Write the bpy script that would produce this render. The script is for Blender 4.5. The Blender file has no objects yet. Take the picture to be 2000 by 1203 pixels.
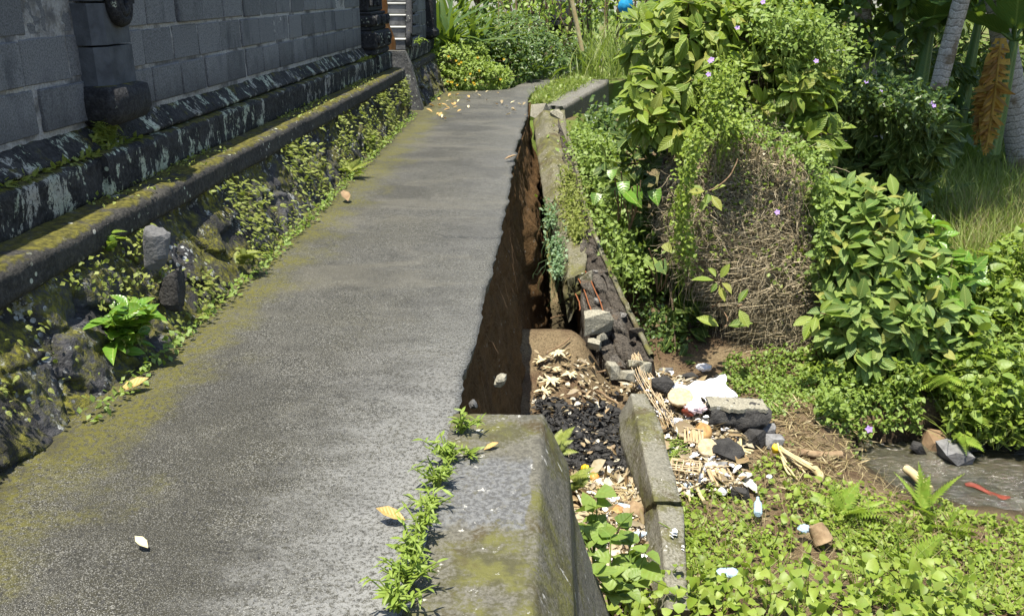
import bpy, math, random
import numpy as np
from math import radians as R
C = bpy.context.scene.collection
rng = np.random.default_rng(7)
random.seed(7)

# ------------------------------------------------------------------ camera, sky, sun
FPX, PITCH, YAW, EYE = 1776.0, R(19.3), R(3.04), 1.6
sc = bpy.context.scene
cd = bpy.data.cameras.new('camera'); cam = bpy.data.objects.new('camera', cd); C.objects.link(cam)
cd.lens = 36 * FPX / 2000; cd.clip_end = 400; cd.clip_start = 0.05
cam.location = (0, 0, EYE); cam.rotation_euler = (R(90) - PITCH, 0, YAW)
sc.camera = cam
SUN = np.array([-0.125, -0.20, 0.97]); SUN /= np.linalg.norm(SUN)
elev = math.asin(SUN[2]); azim = math.atan2(SUN[0], SUN[1])
w = bpy.data.worlds.new('World'); sc.world = w; w.use_nodes = True
wn = w.node_tree; bg = wn.nodes['Background']
sky = wn.nodes.new('ShaderNodeTexSky'); sky.sky_type = 'NISHITA'; sky.sun_disc = False
sky.sun_elevation = elev; sky.sun_rotation = azim
wn.links.new(sky.outputs[0], bg.inputs[0]); bg.inputs[1].default_value = 0.105
sl = bpy.data.lights.new('sun', 'SUN'); so = bpy.data.objects.new('sun', sl); C.objects.link(so)
sl.energy = 4.6; sl.angle = R(0.5); sl.color = (1, 0.945, 0.83)
from mathutils import Vector, Matrix
so.rotation_euler = Vector(SUN).to_track_quat('Z', 'Y').to_euler()
sc.view_settings.view_transform = 'Standard'; sc.view_settings.look = 'None'
sc.view_settings.gamma = 1; sc.view_settings.exposure = 1.3
try: sc.cycles.max_bounces = 9; sc.cycles.transparent_max_bounces = 8
except Exception: pass

# ------------------------------------------------------------------ helpers
fw = np.array([-math.sin(YAW)*math.cos(PITCH), math.cos(YAW)*math.cos(PITCH), -math.sin(PITCH)])
rt = np.array([math.cos(YAW), math.sin(YAW), 0]); up = np.cross(rt, fw); EY = np.array([0, 0, EYE])
def ray(px, py): return fw + rt*(px-1000)/FPX - up*(py-601.5)/FPX
def atY(px, py, y): r = ray(px, py); return EY + r*(y/r[1])
def atZ(px, py, z): r = ray(px, py); return EY + r*((z-EYE)/r[2])
def ss(a, b, x): t = np.clip((np.asarray(x, float)-a)/(b-a), 0, 1); return t*t*(3-2*t)
def _h(ix, iy, iz):
    n = (ix.astype(np.int64)*374761393 + iy.astype(np.int64)*668265263 + iz.astype(np.int64)*2147483647) & 0xffffffff
    n = ((n ^ (n >> 13))*1274126177) & 0xffffffff; n = ((n ^ (n >> 16))*2246822519) & 0xffffffff
    return ((n ^ (n >> 15)) & 0xffffff)/float(0xffffff)
def vnoise(p):
    p = np.asarray(p, float); i = np.floor(p); f = p-i; f = f*f*(3-2*f); i = i.astype(np.int64)
    r = 0
    for a in (0, 1):
        for b in (0, 1):
            for c in (0, 1):
                wgt = (f[..., 0] if a else 1-f[..., 0])*(f[..., 1] if b else 1-f[..., 1])*(f[..., 2] if c else 1-f[..., 2])
                r = r + wgt*_h(i[..., 0]+a, i[..., 1]+b, i[..., 2]+c)
    return r*2-1
def fbm(p, o=4):
    p = np.asarray(p, float); s = 0; a = 1.0
    for k in range(o): s = s + a*vnoise(p*2**k+17.3*k); a *= .5
    return s/1.9
def P3(x, y, z=0): x = np.asarray(x, float); return np.stack([x, np.broadcast_to(y, x.shape), np.broadcast_to(z, x.shape)], -1)
def worley(p2):                                    # distance to nearest and second nearest cell, cell random
    p2 = np.asarray(p2, float); i = np.floor(p2).astype(np.int64); d1 = np.full(p2.shape[:-1], 9.); d2 = d1.copy(); rid = d1*0; cx = d1*0; cy = d1*0
    for a in (-1, 0, 1):
        for b in (-1, 0, 1):
            ix, iy = i[..., 0]+a, i[..., 1]+b; z = ix*0
            qx = ix+.15+.7*_h(ix, iy, z+1); qy = iy+.15+.7*_h(ix, iy, z+2); d = np.hypot(p2[..., 0]-qx, p2[..., 1]-qy)
            n = d < d1; d2 = np.where(n, d1, np.minimum(d2, d)); rid = np.where(n, _h(ix, iy, z+3), rid)
            cx = np.where(n, p2[..., 0]-qx, cx); cy = np.where(n, p2[..., 1]-qy, cy); d1 = np.where(n, d, d1)
    return d1, d2, rid, cx, cy
def nrm(a): a = np.asarray(a, float); return a/np.maximum(np.linalg.norm(a, axis=-1, keepdims=True), 1e-9)

def tag(o, label=None, cat=None, group=None, kind=None):
    if label: o['label'] = label
    if cat: o['category'] = cat
    if group: o['group'] = group
    if kind: o['kind'] = kind
    return o
def empty(name, loc, label, cat, group=None):
    o = bpy.data.objects.new(name, None); C.objects.link(o); o.location = tuple(map(float, loc)); o.empty_display_size = .1
    return tag(o, label, cat, group)
class Geo:
    """collects pieces, then links them as ONE mesh object"""
    def __init__(s): s.V = []; s.F = []; s.U = []; s.A = []; s.M = []; s.n = 0
    def add(s, V, F, uv=None, att=None, mi=0):
        V = np.asarray(V, float).reshape(-1, 3); F = np.asarray(F, np.int64)
        s.V.append(V); s.F.append(F+s.n); s.n += len(V); s.M.append(np.full(len(F), mi))
        s.U.append(np.zeros((len(V), 2)) if uv is None else np.asarray(uv)); s.A.append(np.zeros(len(V)) if att is None else np.broadcast_to(att, (len(V),)))
        return s
    def build(s, name, mats, parent=None, smooth=True):
        V = np.concatenate(s.V)
        if parent is not None: V = V-np.array(parent_loc(parent))
        me = bpy.data.meshes.new(name); me.vertices.add(len(V)); me.vertices.foreach_set('co', V.astype(np.float32).ravel())
        lv = np.concatenate([f.ravel() for f in s.F]); ks = np.concatenate([np.full(len(f), f.shape[1]) for f in s.F])
        me.loops.add(len(lv)); me.loops.foreach_set('vertex_index', lv.astype(np.int32))
        me.polygons.add(len(ks)); st = np.concatenate([[0], np.cumsum(ks)[:-1]])
        me.polygons.foreach_set('loop_start', st.astype(np.int32)); me.polygons.foreach_set('loop_total', ks.astype(np.int32))
        me.polygons.foreach_set('use_smooth', np.full(len(ks), bool(smooth)))
        me.polygons.foreach_set('material_index', np.concatenate(s.M).astype(np.int32))
        uv = np.concatenate(s.U)[lv]; ul = me.uv_layers.new(name='UVMap'); ul.data.foreach_set('uv', uv.astype(np.float32).ravel())
        at = me.attributes.new('rnd', 'FLOAT', 'POINT'); at.data.foreach_set('value', np.concatenate(s.A).astype(np.float32))
        me.update(calc_edges=True); me.validate()
        for m in (mats if isinstance(mats, (list, tuple)) else [mats]): me.materials.append(m)
        o = bpy.data.objects.new(name, me); C.objects.link(o)
        if parent is not None: o.parent = parent
        return o
def parent_loc(p):
    v = Vector(p.location)
    while p.parent: p = p.parent; v = v+Vector(p.location)
    return v
def grid_f(n, m, closed=False):
    i, j = np.meshgrid(np.arange(n-1), np.arange(m if closed else m-1), indexing='ij'); j2 = (j+1) % m
    return np.stack([i*m+j, i*m+j2, (i+1)*m+j2, (i+1)*m+j], -1).reshape(-1, 4)
def tube(g, pts, rad, sides=6, mi=0, att=0, cap=True):
    pts = np.asarray(pts, float); n = len(pts); rad = np.broadcast_to(rad, (n,)).astype(float)
    t = nrm(np.gradient(pts, axis=0)); ref = np.array([0, 0, 1.]) if abs(t[0][2]) < .9 else np.array([1., 0, 0])
    a = nrm(np.cross(t, ref)); b = np.cross(t, a); th = np.arange(sides)/sides*2*np.pi
    V = pts[:, None]+rad[:, None, None]*(a[:, None]*np.cos(th)[None, :, None]+b[:, None]*np.sin(th)[None, :, None])
    uv = np.stack(np.broadcast_arrays(np.arange(sides)[None]/sides, np.linspace(0, 1, n)[:, None]), -1).reshape(-1, 2)
    g.add(V.reshape(-1, 3), grid_f(n, sides, True), uv, att, mi)
    if cap:
        for r_, k in ((V[0][::-1], 0), (V[-1], 1)): g.add(r_, [list(range(sides))], None, att, mi)
def strands(g, pts, r, att, sides=3):               # pts (N,k,3): many thin tubes at once
    N, k, _ = pts.shape; t = nrm(np.gradient(pts, axis=1)); ref = nrm(rng.normal(size=(N, 1, 3)))
    a = nrm(np.cross(t, ref)); b = np.cross(t, a); th = np.arange(sides)/sides*2*np.pi
    rr = np.broadcast_to(np.asarray(r, float).reshape(-1, 1, 1, 1), (N, 1, 1, 1))*np.linspace(1, .5, k)[None, :, None, None]
    V = pts[:, :, None]+rr*(a[:, :, None]*np.cos(th)[None, None, :, None]+b[:, :, None]*np.sin(th)[None, None, :, None])
    f = grid_f(k, sides, True); F = (f[None]+(np.arange(N)*k*sides)[:, None, None]).reshape(-1, 4)
    uv = np.zeros((N*k*sides, 2)); g.add(V.reshape(-1, 3), F, uv, np.repeat(att, k*sides))
def box(g, x0, x1, y0, y1, z0, z1, bev=.01, mi=0, att=0, jit=0):
    """bevelled box"""
    x = [x0, x0+bev, x1-bev, x1]; y = [y0, y0+bev, y1-bev, y1]; z = [z0, z0+bev, z1-bev, z1]
    V = []
    idx = {}
    for i, sx in ((0, 0), (1, 1)):
        for j, sy in ((0, 0), (1, 1)):
            for k, sz in ((0, 0), (1, 1)):
                X = (x0, x1)[sx]; Y = (y0, y1)[sy]; Z = (z0, z1)[sz]; bx = bev*(1-2*sx); by = bev*(1-2*sy); bz = bev*(1-2*sz)
                for n, v in (('x', (X, Y+by, Z+bz)), ('y', (X+bx, Y, Z+bz)), ('z', (X+bx, Y+by, Z))):
                    idx[(sx, sy, sz, n)] = len(V); V.append(v)
    V = np.array(V, float)
    if jit: V = V+rng.normal(size=V.shape)*jit
    q = []; tr = []
    for a in (0, 1):
        q.append([idx[(a, 0, 0, 'x')], idx[(a, 0, 1, 'x')], idx[(a, 1, 1, 'x')], idx[(a, 1, 0, 'x')]][::(1 if a == 0 else -1)])
        q.append([idx[(0, a, 0, 'y')], idx[(1, a, 0, 'y')], idx[(1, a, 1, 'y')], idx[(0, a, 1, 'y')]][::(1 if a == 0 else -1)])
        q.append([idx[(0, 0, a, 'z')], idx[(0, 1, a, 'z')], idx[(1, 1, a, 'z')], idx[(1, 0, a, 'z')]][::(1 if a == 0 else -1)])
        for b in (0, 1):
            q.append([idx[(a, b, 0, 'x')], idx[(a, b, 1, 'x')], idx[(a, b, 1, 'y')], idx[(a, b, 0, 'y')]])
            q.append([idx[(a, 0, b, 'x')], idx[(a, 1, b, 'x')], idx[(a, 1, b, 'z')], idx[(a, 0, b, 'z')]])
            q.append([idx[(0, a, b, 'y')], idx[(1, a, b, 'y')], idx[(1, a, b, 'z')], idx[(0, a, b, 'z')]])
            for c in (0, 1): tr.append([idx[(a, b, c, 'x')], idx[(a, b, c, 'y')], idx[(a, b, c, 'z')]])
    n0 = g.n; g.add(V, q, None, att, mi)
    g.V.append(np.zeros((0, 3))); g.U.append(np.zeros((0, 2))); g.A.append(np.zeros(0)); g.F.append(np.array(tr)+n0); g.M.append(np.full(len(tr), mi))
def rock(g, c, size, seed, n=14, rough=.28, flat=.8, mi=0, att=None, facets=True):
    """angular stone: sphere cut by random planes, plus noise"""
    r = np.random.default_rng(seed); th = np.linspace(0, np.pi, n); ph = np.arange(2*n)/(2*n)*2*np.pi
    d = np.stack([np.sin(th)[:, None]*np.cos(ph), np.sin(th)[:, None]*np.sin(ph), np.cos(th)[:, None]+0*ph], -1)
    rad = np.ones(d.shape[:2])
    if facets:
        for k in range(13):
            nv = nrm(r.normal(size=3)); dist = r.uniform(.48, .8); dn = d@nv; rad = np.where(dn > 1e-3, np.minimum(rad, dist/np.maximum(dn, 1e-3)), rad)
    rad = rad*(1+rough*.2*fbm(d*1.7+seed*3.1, 4))
    V = d*rad[..., None]*np.asarray(size)/2/.75
    a = r.uniform(0, 6.28); ca, sa = math.cos(a), math.sin(a); V = V@np.array([[ca, sa, 0], [-sa, ca, 0], [0, 0, 1]])
    g.add(V.reshape(-1, 3)+np.asarray(c), grid_f(n, 2*n, True), None, r.random() if att is None else att, mi)

import bmesh
def hull(g, c, size, seed, n=13, att=None):
    """broken lump with crisp flat faces"""
    r = np.random.default_rng(seed); P = r.uniform(-1, 1, (n, 3)); P /= np.maximum(1, np.linalg.norm(P, axis=1, keepdims=True)**.6); P = P*np.asarray(size)/2*1.15
    bm = bmesh.new(); vs = [bm.verts.new(p) for p in P]; res = bmesh.ops.convex_hull(bm, input=vs); bmesh.ops.delete(bm, geom=[v for v in bm.verts if not v.link_faces], context='VERTS')
    bmesh.ops.subdivide_edges(bm, edges=bm.edges[:], cuts=3, use_grid_fill=True); bmesh.ops.triangulate(bm, faces=bm.faces[:]); bm.verts.index_update(); V = np.array([v.co[:] for v in bm.verts]); F = np.array([[v.index for v in f.verts] for f in bm.faces]); bm.free()
    V = V+(fbm(V*18+seed, 3)*.03*np.mean(size))[:, None]*nrm(V); g.add(V+np.asarray(c), F, None, r.random() if att is None else att)
# ------------------------------------------------------------------ node materials
class NT:
    def __init__(s, name):
        s.m = bpy.data.materials.new(name); s.m.use_nodes = True; s.t = s.m.node_tree; s.t.nodes.clear()
        s.out = s.N('OutputMaterial')
    def N(s, typ, **kw):
        n = s.t.nodes.new('ShaderNode'+typ)
        for k, v in kw.items(): setattr(n, k, v)
        return n
    def set(s, inp, v):
        if isinstance(v, bpy.types.NodeSocket): s.t.links.new(v, inp)
        elif v is not None:
            if inp.type == 'RGBA' and len(v) == 3: v = (*v, 1)
            inp.default_value = v
    def pos(s): return s.N('NewGeometry').outputs['Position']
    def sep(s, v): n = s.N('SeparateXYZ'); s.set(n.inputs[0], v); return n.outputs
    def scale(s, v, k): n = s.N('VectorMath', operation='MULTIPLY'); s.set(n.inputs[0], v); n.inputs[1].default_value = k if isinstance(k, tuple) else (k, k, k); return n.outputs[0]
    def noise(s, v, sc_, det=5, rough=.6, dist=0):
        n = s.N('TexNoise'); s.set(n.inputs['Vector'], v); n.inputs['Scale'].default_value = sc_; n.inputs['Detail'].default_value = det
        n.inputs['Roughness'].default_value = rough; n.inputs['Distortion'].default_value = dist; return n.outputs[0]
    def vor(s, v, sc_, feat='F1', out='Distance', rnd=1):
        n = s.N('TexVoronoi', feature=feat); s.set(n.inputs['Vector'], v); n.inputs['Scale'].default_value = sc_; n.inputs['Randomness'].default_value = rnd; return n.outputs[out]
    def mr(s, v, a, b, c=0, d=1, sm=True):
        n = s.N('MapRange', interpolation_type='SMOOTHSTEP' if sm else 'LINEAR'); s.set(n.inputs[0], v)
        for i, k in enumerate((a, b, c, d)): n.inputs[i+1].default_value = k
        return n.outputs[0]
    def math(s, op, a, b=0, c=0):
        n = s.N('Math', operation=op); s.set(n.inputs[0], a); s.set(n.inputs[1], b); s.set(n.inputs[2], c); return n.outputs[0]
    def mul(s, a, b): return s.math('MULTIPLY', a, b)
    def add(s, a, b): return s.math('ADD', a, b)
    def mix(s, f, a, b):
        n = s.N('Mix', data_type='RGBA'); s.set(n.inputs[0], f); s.set(n.inputs[6], a); s.set(n.inputs[7], b); return n.outputs[2]
    def ramp(s, f, stops, interp='LINEAR'):
        n = s.N('ValToRGB'); s.set(n.inputs[0], f); e = n.color_ramp.elements; n.color_ramp.interpolation = interp
        while len(e) < len(stops): e.new(.5)
        for k, (p, c) in enumerate(stops): e[k].position = p; e[k].color = (*c, 1)
        return n.outputs[0]
    def bump(s, h, st=.5, d=.01, nrm_=None):
        n = s.N('Bump'); n.inputs['Strength'].default_value = st; n.inputs['Distance'].default_value = d; s.set(n.inputs['Height'], h)
        if nrm_ is not None: s.set(n.inputs['Normal'], nrm_)
        return n.outputs[0]
    def bsdf(s, col, rough=.8, normal=None, spec=.3, **kw):
        b = s.N('BsdfPrincipled'); s.set(b.inputs['Base Color'], col); s.set(b.inputs['Roughness'], rough); b.inputs['Specular IOR Level'].default_value = spec
        if normal is not None: s.set(b.inputs['Normal'], normal)
        for k, v in kw.items(): s.set(b.inputs[k], v)
        return b.outputs[0]
    def add3(s, v, f, k):
        n = s.N('VectorMath', operation='ADD'); s.set(n.inputs[0], v); c = s.N('CombineXYZ')
        for i in range(3): s.set(c.inputs[i], s.mul(f, k*(1, -.7, .5)[i]))
        s.set(n.inputs[1], c.outputs[0]); return n.outputs[0]
    def done(s, sh): s.t.links.new(sh, s.out.inputs[0]); return s.m
    def isl(s): return s.N('NewGeometry').outputs['Random Per Island']
    def att(s): return s.N('Attribute', attribute_name='rnd').outputs['Fac']

def leaf_mat(name, cols, transl=.35, rough=.42, veins=9, spec=.4, rib=(.35, .42, .12), tcol=None, vein_b=.3, brown=.0):
    t = NT(name); r = t.isl(); col = t.ramp(r, [(i/(len(cols)-1), c) for i, c in enumerate(cols)])
    uv = t.N('UVMap').outputs[0]; u, v, _ = t.sep(uv); au = t.math('ABSOLUTE', t.add(u, -.5))
    nz = t.noise(t.pos(), 30, 3); col = t.mix(t.mr(nz, .35, .75), col, t.mix(.35, col, (.16, .15, .02)))
    bn = None
    if veins:
        vv = t.math('SINE', t.mul(t.add(t.mul(v, 1), t.mul(au, -.55)), veins*6.283)); col = t.mix(t.mr(vv, .75, 1, 0, .14), col, rib)
        col = t.mix(t.mr(au, .012, .035, .75, 0), col, rib); bn = t.bump(vv, vein_b, .006)
    if brown:
        sp = t.noise(t.pos(), 14, 4); col = t.mix(t.mul(t.mr(sp, .58, .7), brown), col, (.2, .11, .03))
    d = t.bsdf(col, rough, bn, spec)
    tr = t.N('BsdfTranslucent'); t.set(tr.inputs[0], t.mix(.5, col, tcol or (.3, .42, .02))); mx = t.N('MixShader'); mx.inputs[0].default_value = transl
    t.t.links.new(d, mx.inputs[1]); t.t.links.new(tr.outputs[0], mx.inputs[2]); return t.done(mx.outputs[0])
M = {}
M['leaf_broad'] = leaf_mat('leaf_broad', [(.10, .17, .02), (.2, .28, .035), (.085, .15, .02), (.27, .34, .06), (.14, .22, .03), (.32, .3, .07)], .4, .45, spec=.3)
M['leaf_shrub'] = leaf_mat('leaf_shrub', [(.09, .17, .04), (.15, .24, .055), (.11, .19, .06), (.22, .31, .06), (.13, .22, .05), (.30, .29, .07)], .36, .5, spec=.28)
M['leaf_painted_shade'] = leaf_mat('leaf_painted_shade', [(.022, .05, .01), (.035, .075, .014), (.028, .058, .015)], .25, .5, spec=.2, vein_b=.2)  # deep shade of the back foliage is put into this leaf colour
M['leaf_vine'] = leaf_mat('leaf_vine', [(.14, .22, .022), (.2, .29, .035), (.26, .34, .055), (.12, .18, .03)], .38, .5, 0)
M['leaf_vine2'] = leaf_mat('leaf_vine2', [(.12, .20, .03), (.17, .26, .045), (.22, .31, .07), (.10, .17, .03)], .36, .5, 5, rib=(.2, .28, .06), vein_b=.12)
M['leaf_hedge'] = leaf_mat('leaf_hedge', [(.04, .085, .02), (.07, .13, .03), (.05, .10, .025)], .3, .4, 0)
M['leaf_lime'] = leaf_mat('leaf_lime', [(.18, .27, .035), (.25, .34, .06), (.14, .22, .03)], .4, .5, 0)
M['leaf_bright'] = leaf_mat('leaf_bright', [(.08, .2, .02), (.12, .26, .03), (.07, .16, .02)], .35, .32, 6, .4, vein_b=.12)
M['grass'] = leaf_mat('grass', [(.13, .2, .03), (.2, .27, .05), (.24, .27, .09), (.10, .17, .03)], .35, .5, 0)
M['dry_blade'] = leaf_mat('dry_blade', [(.33, .27, .15), (.24, .18, .09), (.4, .34, .2)], .15, .7, 0, tcol=(.4, .3, .1))
M['fern'] = leaf_mat('fern', [(.16, .27, .03), (.23, .34, .05), (.28, .36, .06)], .4, .5, 0)
M['moss_fern'] = leaf_mat('moss_fern', [(.14, .18, .03), (.2, .24, .04), (.26, .29, .07), (.10, .13, .02)], .3, .6, 0)
M['banana'] = leaf_mat('banana', [(.04, .10, .03), (.07, .15, .04), (.05, .12, .035)], .3, .35, 22, rib=(.2, .28, .08), vein_b=.3)
M['banana_dry'] = leaf_mat('banana_dry', [(.4, .25, .03), (.28, .14, .025), (.16, .09, .03), (.42, .28, .05)], .35, .6, 22, rib=(.25, .12, .03), tcol=(.6, .3, .02), brown=.8)
M['palm_leaf'] = leaf_mat('palm_leaf', [(.04, .09, .02), (.06, .12, .03)], .25, .4, 0)
M['grey_green'] = leaf_mat('grey_green', [(.10, .19, .10), (.14, .24, .12), (.09, .16, .07)], .3, .5, 0)
M['litter'] = leaf_mat('litter', [(.42, .36, .25), (.28, .2, .11), (.16, .1, .05), (.5, .46, .36), (.1, .065, .035), (.34, .27, .17), (.58, .55, .48), (.2, .13, .065), (.38, .32, .22)], .12, .7, 0, tcol=(.4, .3, .15))
M['leaf_tan'] = leaf_mat('leaf_tan', [(.5, .33, .12), (.42, .25, .08)], .1, .6, 7, rib=(.3, .18, .06), tcol=(.5, .3, .1))
M['leaf_cream'] = leaf_mat('leaf_cream', [(.66, .58, .36), (.6, .5, .3)], .1, .7, 6, rib=(.5, .4, .22), tcol=(.5, .4, .2))
M['petal_purple'] = leaf_mat('petal_purple', [(.45, .3, .7), (.4, .26, .62)], .3, .6, 0, tcol=(.5, .35, .8))
M['petal_yellow'] = leaf_mat('petal_yellow', [(.8, .55, .02), (.75, .45, .02)], .2, .6, 0, tcol=(.8, .6, .02))

def plain(name, col, rough=.7, spec=.3, var=.25, sc_=20, b=.3, dist=.004, dark=None, isl=True):
    t = NT(name); p = t.pos(); n = t.noise(p, sc_, 6); c2 = dark or tuple(c*.5 for c in col)
    cc = t.mix(t.mr(n, .3, .75), col, c2)
    if isl: cc = t.mix(t.mr(t.att(), 0, 1, 0, var, False), cc, c2)
    return t.done(t.bsdf(cc, rough, t.bump(t.noise(p, sc_*4, 5), b, dist), spec))
def concrete_path():
    t = NT('path_concrete'); p = t.pos(); x, y, z = t.sep(p)
    big = t.noise(p, 1.3, 4); mid = t.noise(t.scale(p, (1, 2.2, 1)), 5, 6, .65); fine = t.noise(p, 90, 4, .7); vf = t.noise(p, 260, 2)
    col = t.mix(t.mr(mid, .3, .7), (.022, .0208, .0145), (.045, .0425, .032))
    col = t.mix(t.mr(big, .38, .6, 0, .75), col, (.027, .0245, .012))
    col = t.mix(t.mr(fine, .42, .53, .9, 0), col, (.014, .0135, .011)); col = t.mix(t.mul(t.mr(t.noise(p, 55, 5, .8), .54, .63), .5), col, (.105, .101, .084))
    col = t.mix(t.mr(vf, .54, .64, 0, .8), col, (.26, .255, .23))
    col = t.mix(t.mul(t.mr(t.noise(p, 1.1, 6, .68), .48, .58), .75), col, t.mix(.5, col, (.018, .017, .013)))
    # exposed aggregate: pale pebbles and dark pits
    pw = t.scale(t.add3(p, t.noise(p, 20, 3), .02), 1); vd = t.vor(pw, 52); vc = t.vor(pw, 52, out='Color'); cr, cg, cb = t.sep(vc)
    peb = t.mul(t.mr(vd, .16, .34, 1, 0), t.mr(cr, .80, .84)); col = t.mix(t.mul(peb, .45), col, (.17, .165, .145))
    pit = t.mul(t.mr(vd, .2, .4, 1, 0), t.mr(cg, .82, .86)); col = t.mix(t.mul(pit, .8), col, (.025, .024, .022))
    # dry whitish crust on the outer near side
    m = t.mul(t.mr(t.add(x, t.mul(t.add(mid, -.5), .9)), -1.1, -.4), t.mr(y, 2.0, 5.0, 1, .2)); crn = t.noise(p, 62, 6, .8)
    col = t.mix(t.mul(m, t.mr(crn, .42, .54, .1, .95)), col, (.2, .2, .19))
    band = t.noise(t.scale(p, (.55, 1, 1)), 1.9, 5, .6, .8); col = t.mix(t.mul(t.mr(band, .5, .64, 0, .26), t.mr(y, 3, 5)), col, (.13, .12, .09))
    # moss beside the wall foot
    ms = t.add(x, t.mul(t.add(t.noise(p, 3.2, 5, .65), -.5), -1.1)); e = t.mul(t.mr(ms, -1.82, -1.42, 1, 0), t.mr(t.noise(p, 45, 4, .7), .33, .6))
    col = t.mix(t.mul(e, .9), col, t.mix(t.noise(p, 24, 3), (.05, .05, .004), (.12, .108, .006)))
    ck = t.math('ABSOLUTE', t.add(y, t.add(-6.05, t.mul(t.add(t.noise(p, 2.2, 6, .7), -.5), .5)))); col = t.mix(t.mul(t.mul(t.mr(ck, .0, .02, .8, 0), t.mr(x, -1.0, -.8)), 1), col, (.02, .02, .018))
    wet = t.mul(t.mr(x, -1.9, -1.72, 1, 0), t.mr(t.noise(p, 9, 4), .4, .6)); col = t.mix(t.mul(wet, .7), col, (.028, .025, .015))
    h = t.add(t.add(t.mul(fine, 1.0), t.mul(vf, .5)), t.add(t.mul(peb, .5), t.mul(pit, -.7)))
    return t.done(t.bsdf(col, .72, t.bump(h, .75, .009), .35))
def concrete_moss(name, base=(.2, .19, .155), moss=.5, patch=False, sky_moss=False, pale=(.42, .41, .37)):
    t = NT(name); p = t.pos(); x, y, z = t.sep(p)
    a = t.noise(p, 3, 6, .65); f = t.noise(p, 60, 5, .7); col = t.mix(t.mr(f, .35, .65), base, tuple(c*.55 for c in base))
    col = t.mix(t.mr(t.noise(p, 7, 6, .7), .55, .68, 0, .7), col, tuple(c*.42 for c in base))
    if patch:
        yy = t.add(y, t.mul(t.add(t.noise(p, 9, 6, .7), -.5), .22)); k = t.mul(t.mr(yy, 2.44, 2.475), t.mr(yy, 2.83, 2.93, 1, 0)); k = t.mul(k, t.mr(t.add(x, t.mul(t.add(t.noise(p, 9, 3), -.5), .06)), -.085, -.075, 1, 0)); k = t.mul(t.mul(k, t.mr(z, -.02, -.005)), t.mr(t.noise(p, 40, 5, .75), .33, .5, .35, 1))
        col = t.mix(k, col, t.mix(t.mr(f, .4, .6), (.135, .137, .135), (.07, .07, .069))); inv = t.math('SUBTRACT', 1, k)
    mm = t.mr(t.add(a, t.mul(t.add(f, -.5), .5)), .62-.3*moss, .75-.22*moss)
    mm = t.mul(mm, .85)
    if patch: mm = t.mul(mm, inv)
    mc = t.mix(t.mr(t.noise(p, 11, 4), .4, .62), (.055, .052, .02), (.10, .098, .022)); mc = t.mix(t.mr(t.noise(p, 5, 4), .5, .7), mc, (.05, .035, .012))
    col = t.mix(mm, col, mc)
    col = t.mix(t.mul(t.mr(t.noise(t.scale(p, (1, 1, .5)), 16, 5, .7), .63, .68), .8), col, pale)
    return t.done(t.bsdf(col, .85, t.bump(t.add(t.mul(f, 1), t.mul(t.noise(p, 18, 5), 1.2)), .7, .012), .25))
def black_stone(name, lich=.5, moss=.4, base=(.013, .013, .0125), base2=(.042, .041, .039)):
    t = NT(name); p = t.pos(); x, y, z = t.sep(p); ux, uy, uz = t.sep(t.N('NewGeometry').outputs['Normal'])
    f = t.noise(p, 50, 5, .7); col = t.mix(t.mr(t.noise(p, 6, 6, .7), .4, .7), base, base2); col = t.mix(t.mr(f, .4, .7, 0, .5), col, tuple(c*1.9 for c in base2))
    # crusty pale lichen: streaky blotches and round spots
    st = t.noise(t.scale(p, (1, 1.4, .8)), 4.6, 8, .74, .3); l1 = t.mul(t.mr(st, .64-.1*lich, .665-.1*lich), t.mr(t.noise(p, 70, 4, .7), .36, .5))
    sd = t.vor(p, 26); sr, sg, _ = t.sep(t.vor(p, 26, out='Color')); clus = t.mr(t.noise(p, 2.6, 3), .5, .62)
    l2 = t.mul(t.mul(t.mr(t.add(sd, t.mul(f, .18)), .36, .40, 1, 0), t.mr(sr, .62, .64)), clus)
    li = t.math('MINIMUM', t.add(t.mul(l1, .9), l2), 1); lc = t.mix(t.mr(t.noise(p, 12, 3), .35, .65), (.33, .37, .27), (.52, .56, .42)); lc = t.mix(t.mr(t.noise(p, 2, 2), .45, .6), lc, (.37, .36, .31))
    col = t.mix(t.mul(li, .9), col, lc)
    mo = t.mul(t.mr(t.add(uz, t.mul(t.add(t.noise(p, 8, 5, .7), -.5), 2.0)), 1.05-.75*moss, 1.35-.75*moss), .92)
    col = t.mix(mo, col, t.mix(t.mr(t.noise(p, 30, 4), .35, .65), (.038, .036, .007), (.11, .1, .015)))
    return t.done(t.bsdf(col, .9, t.bump(t.add(f, t.mul(t.noise(p, 16, 4), 1.5)), .8, .012), .2))
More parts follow.
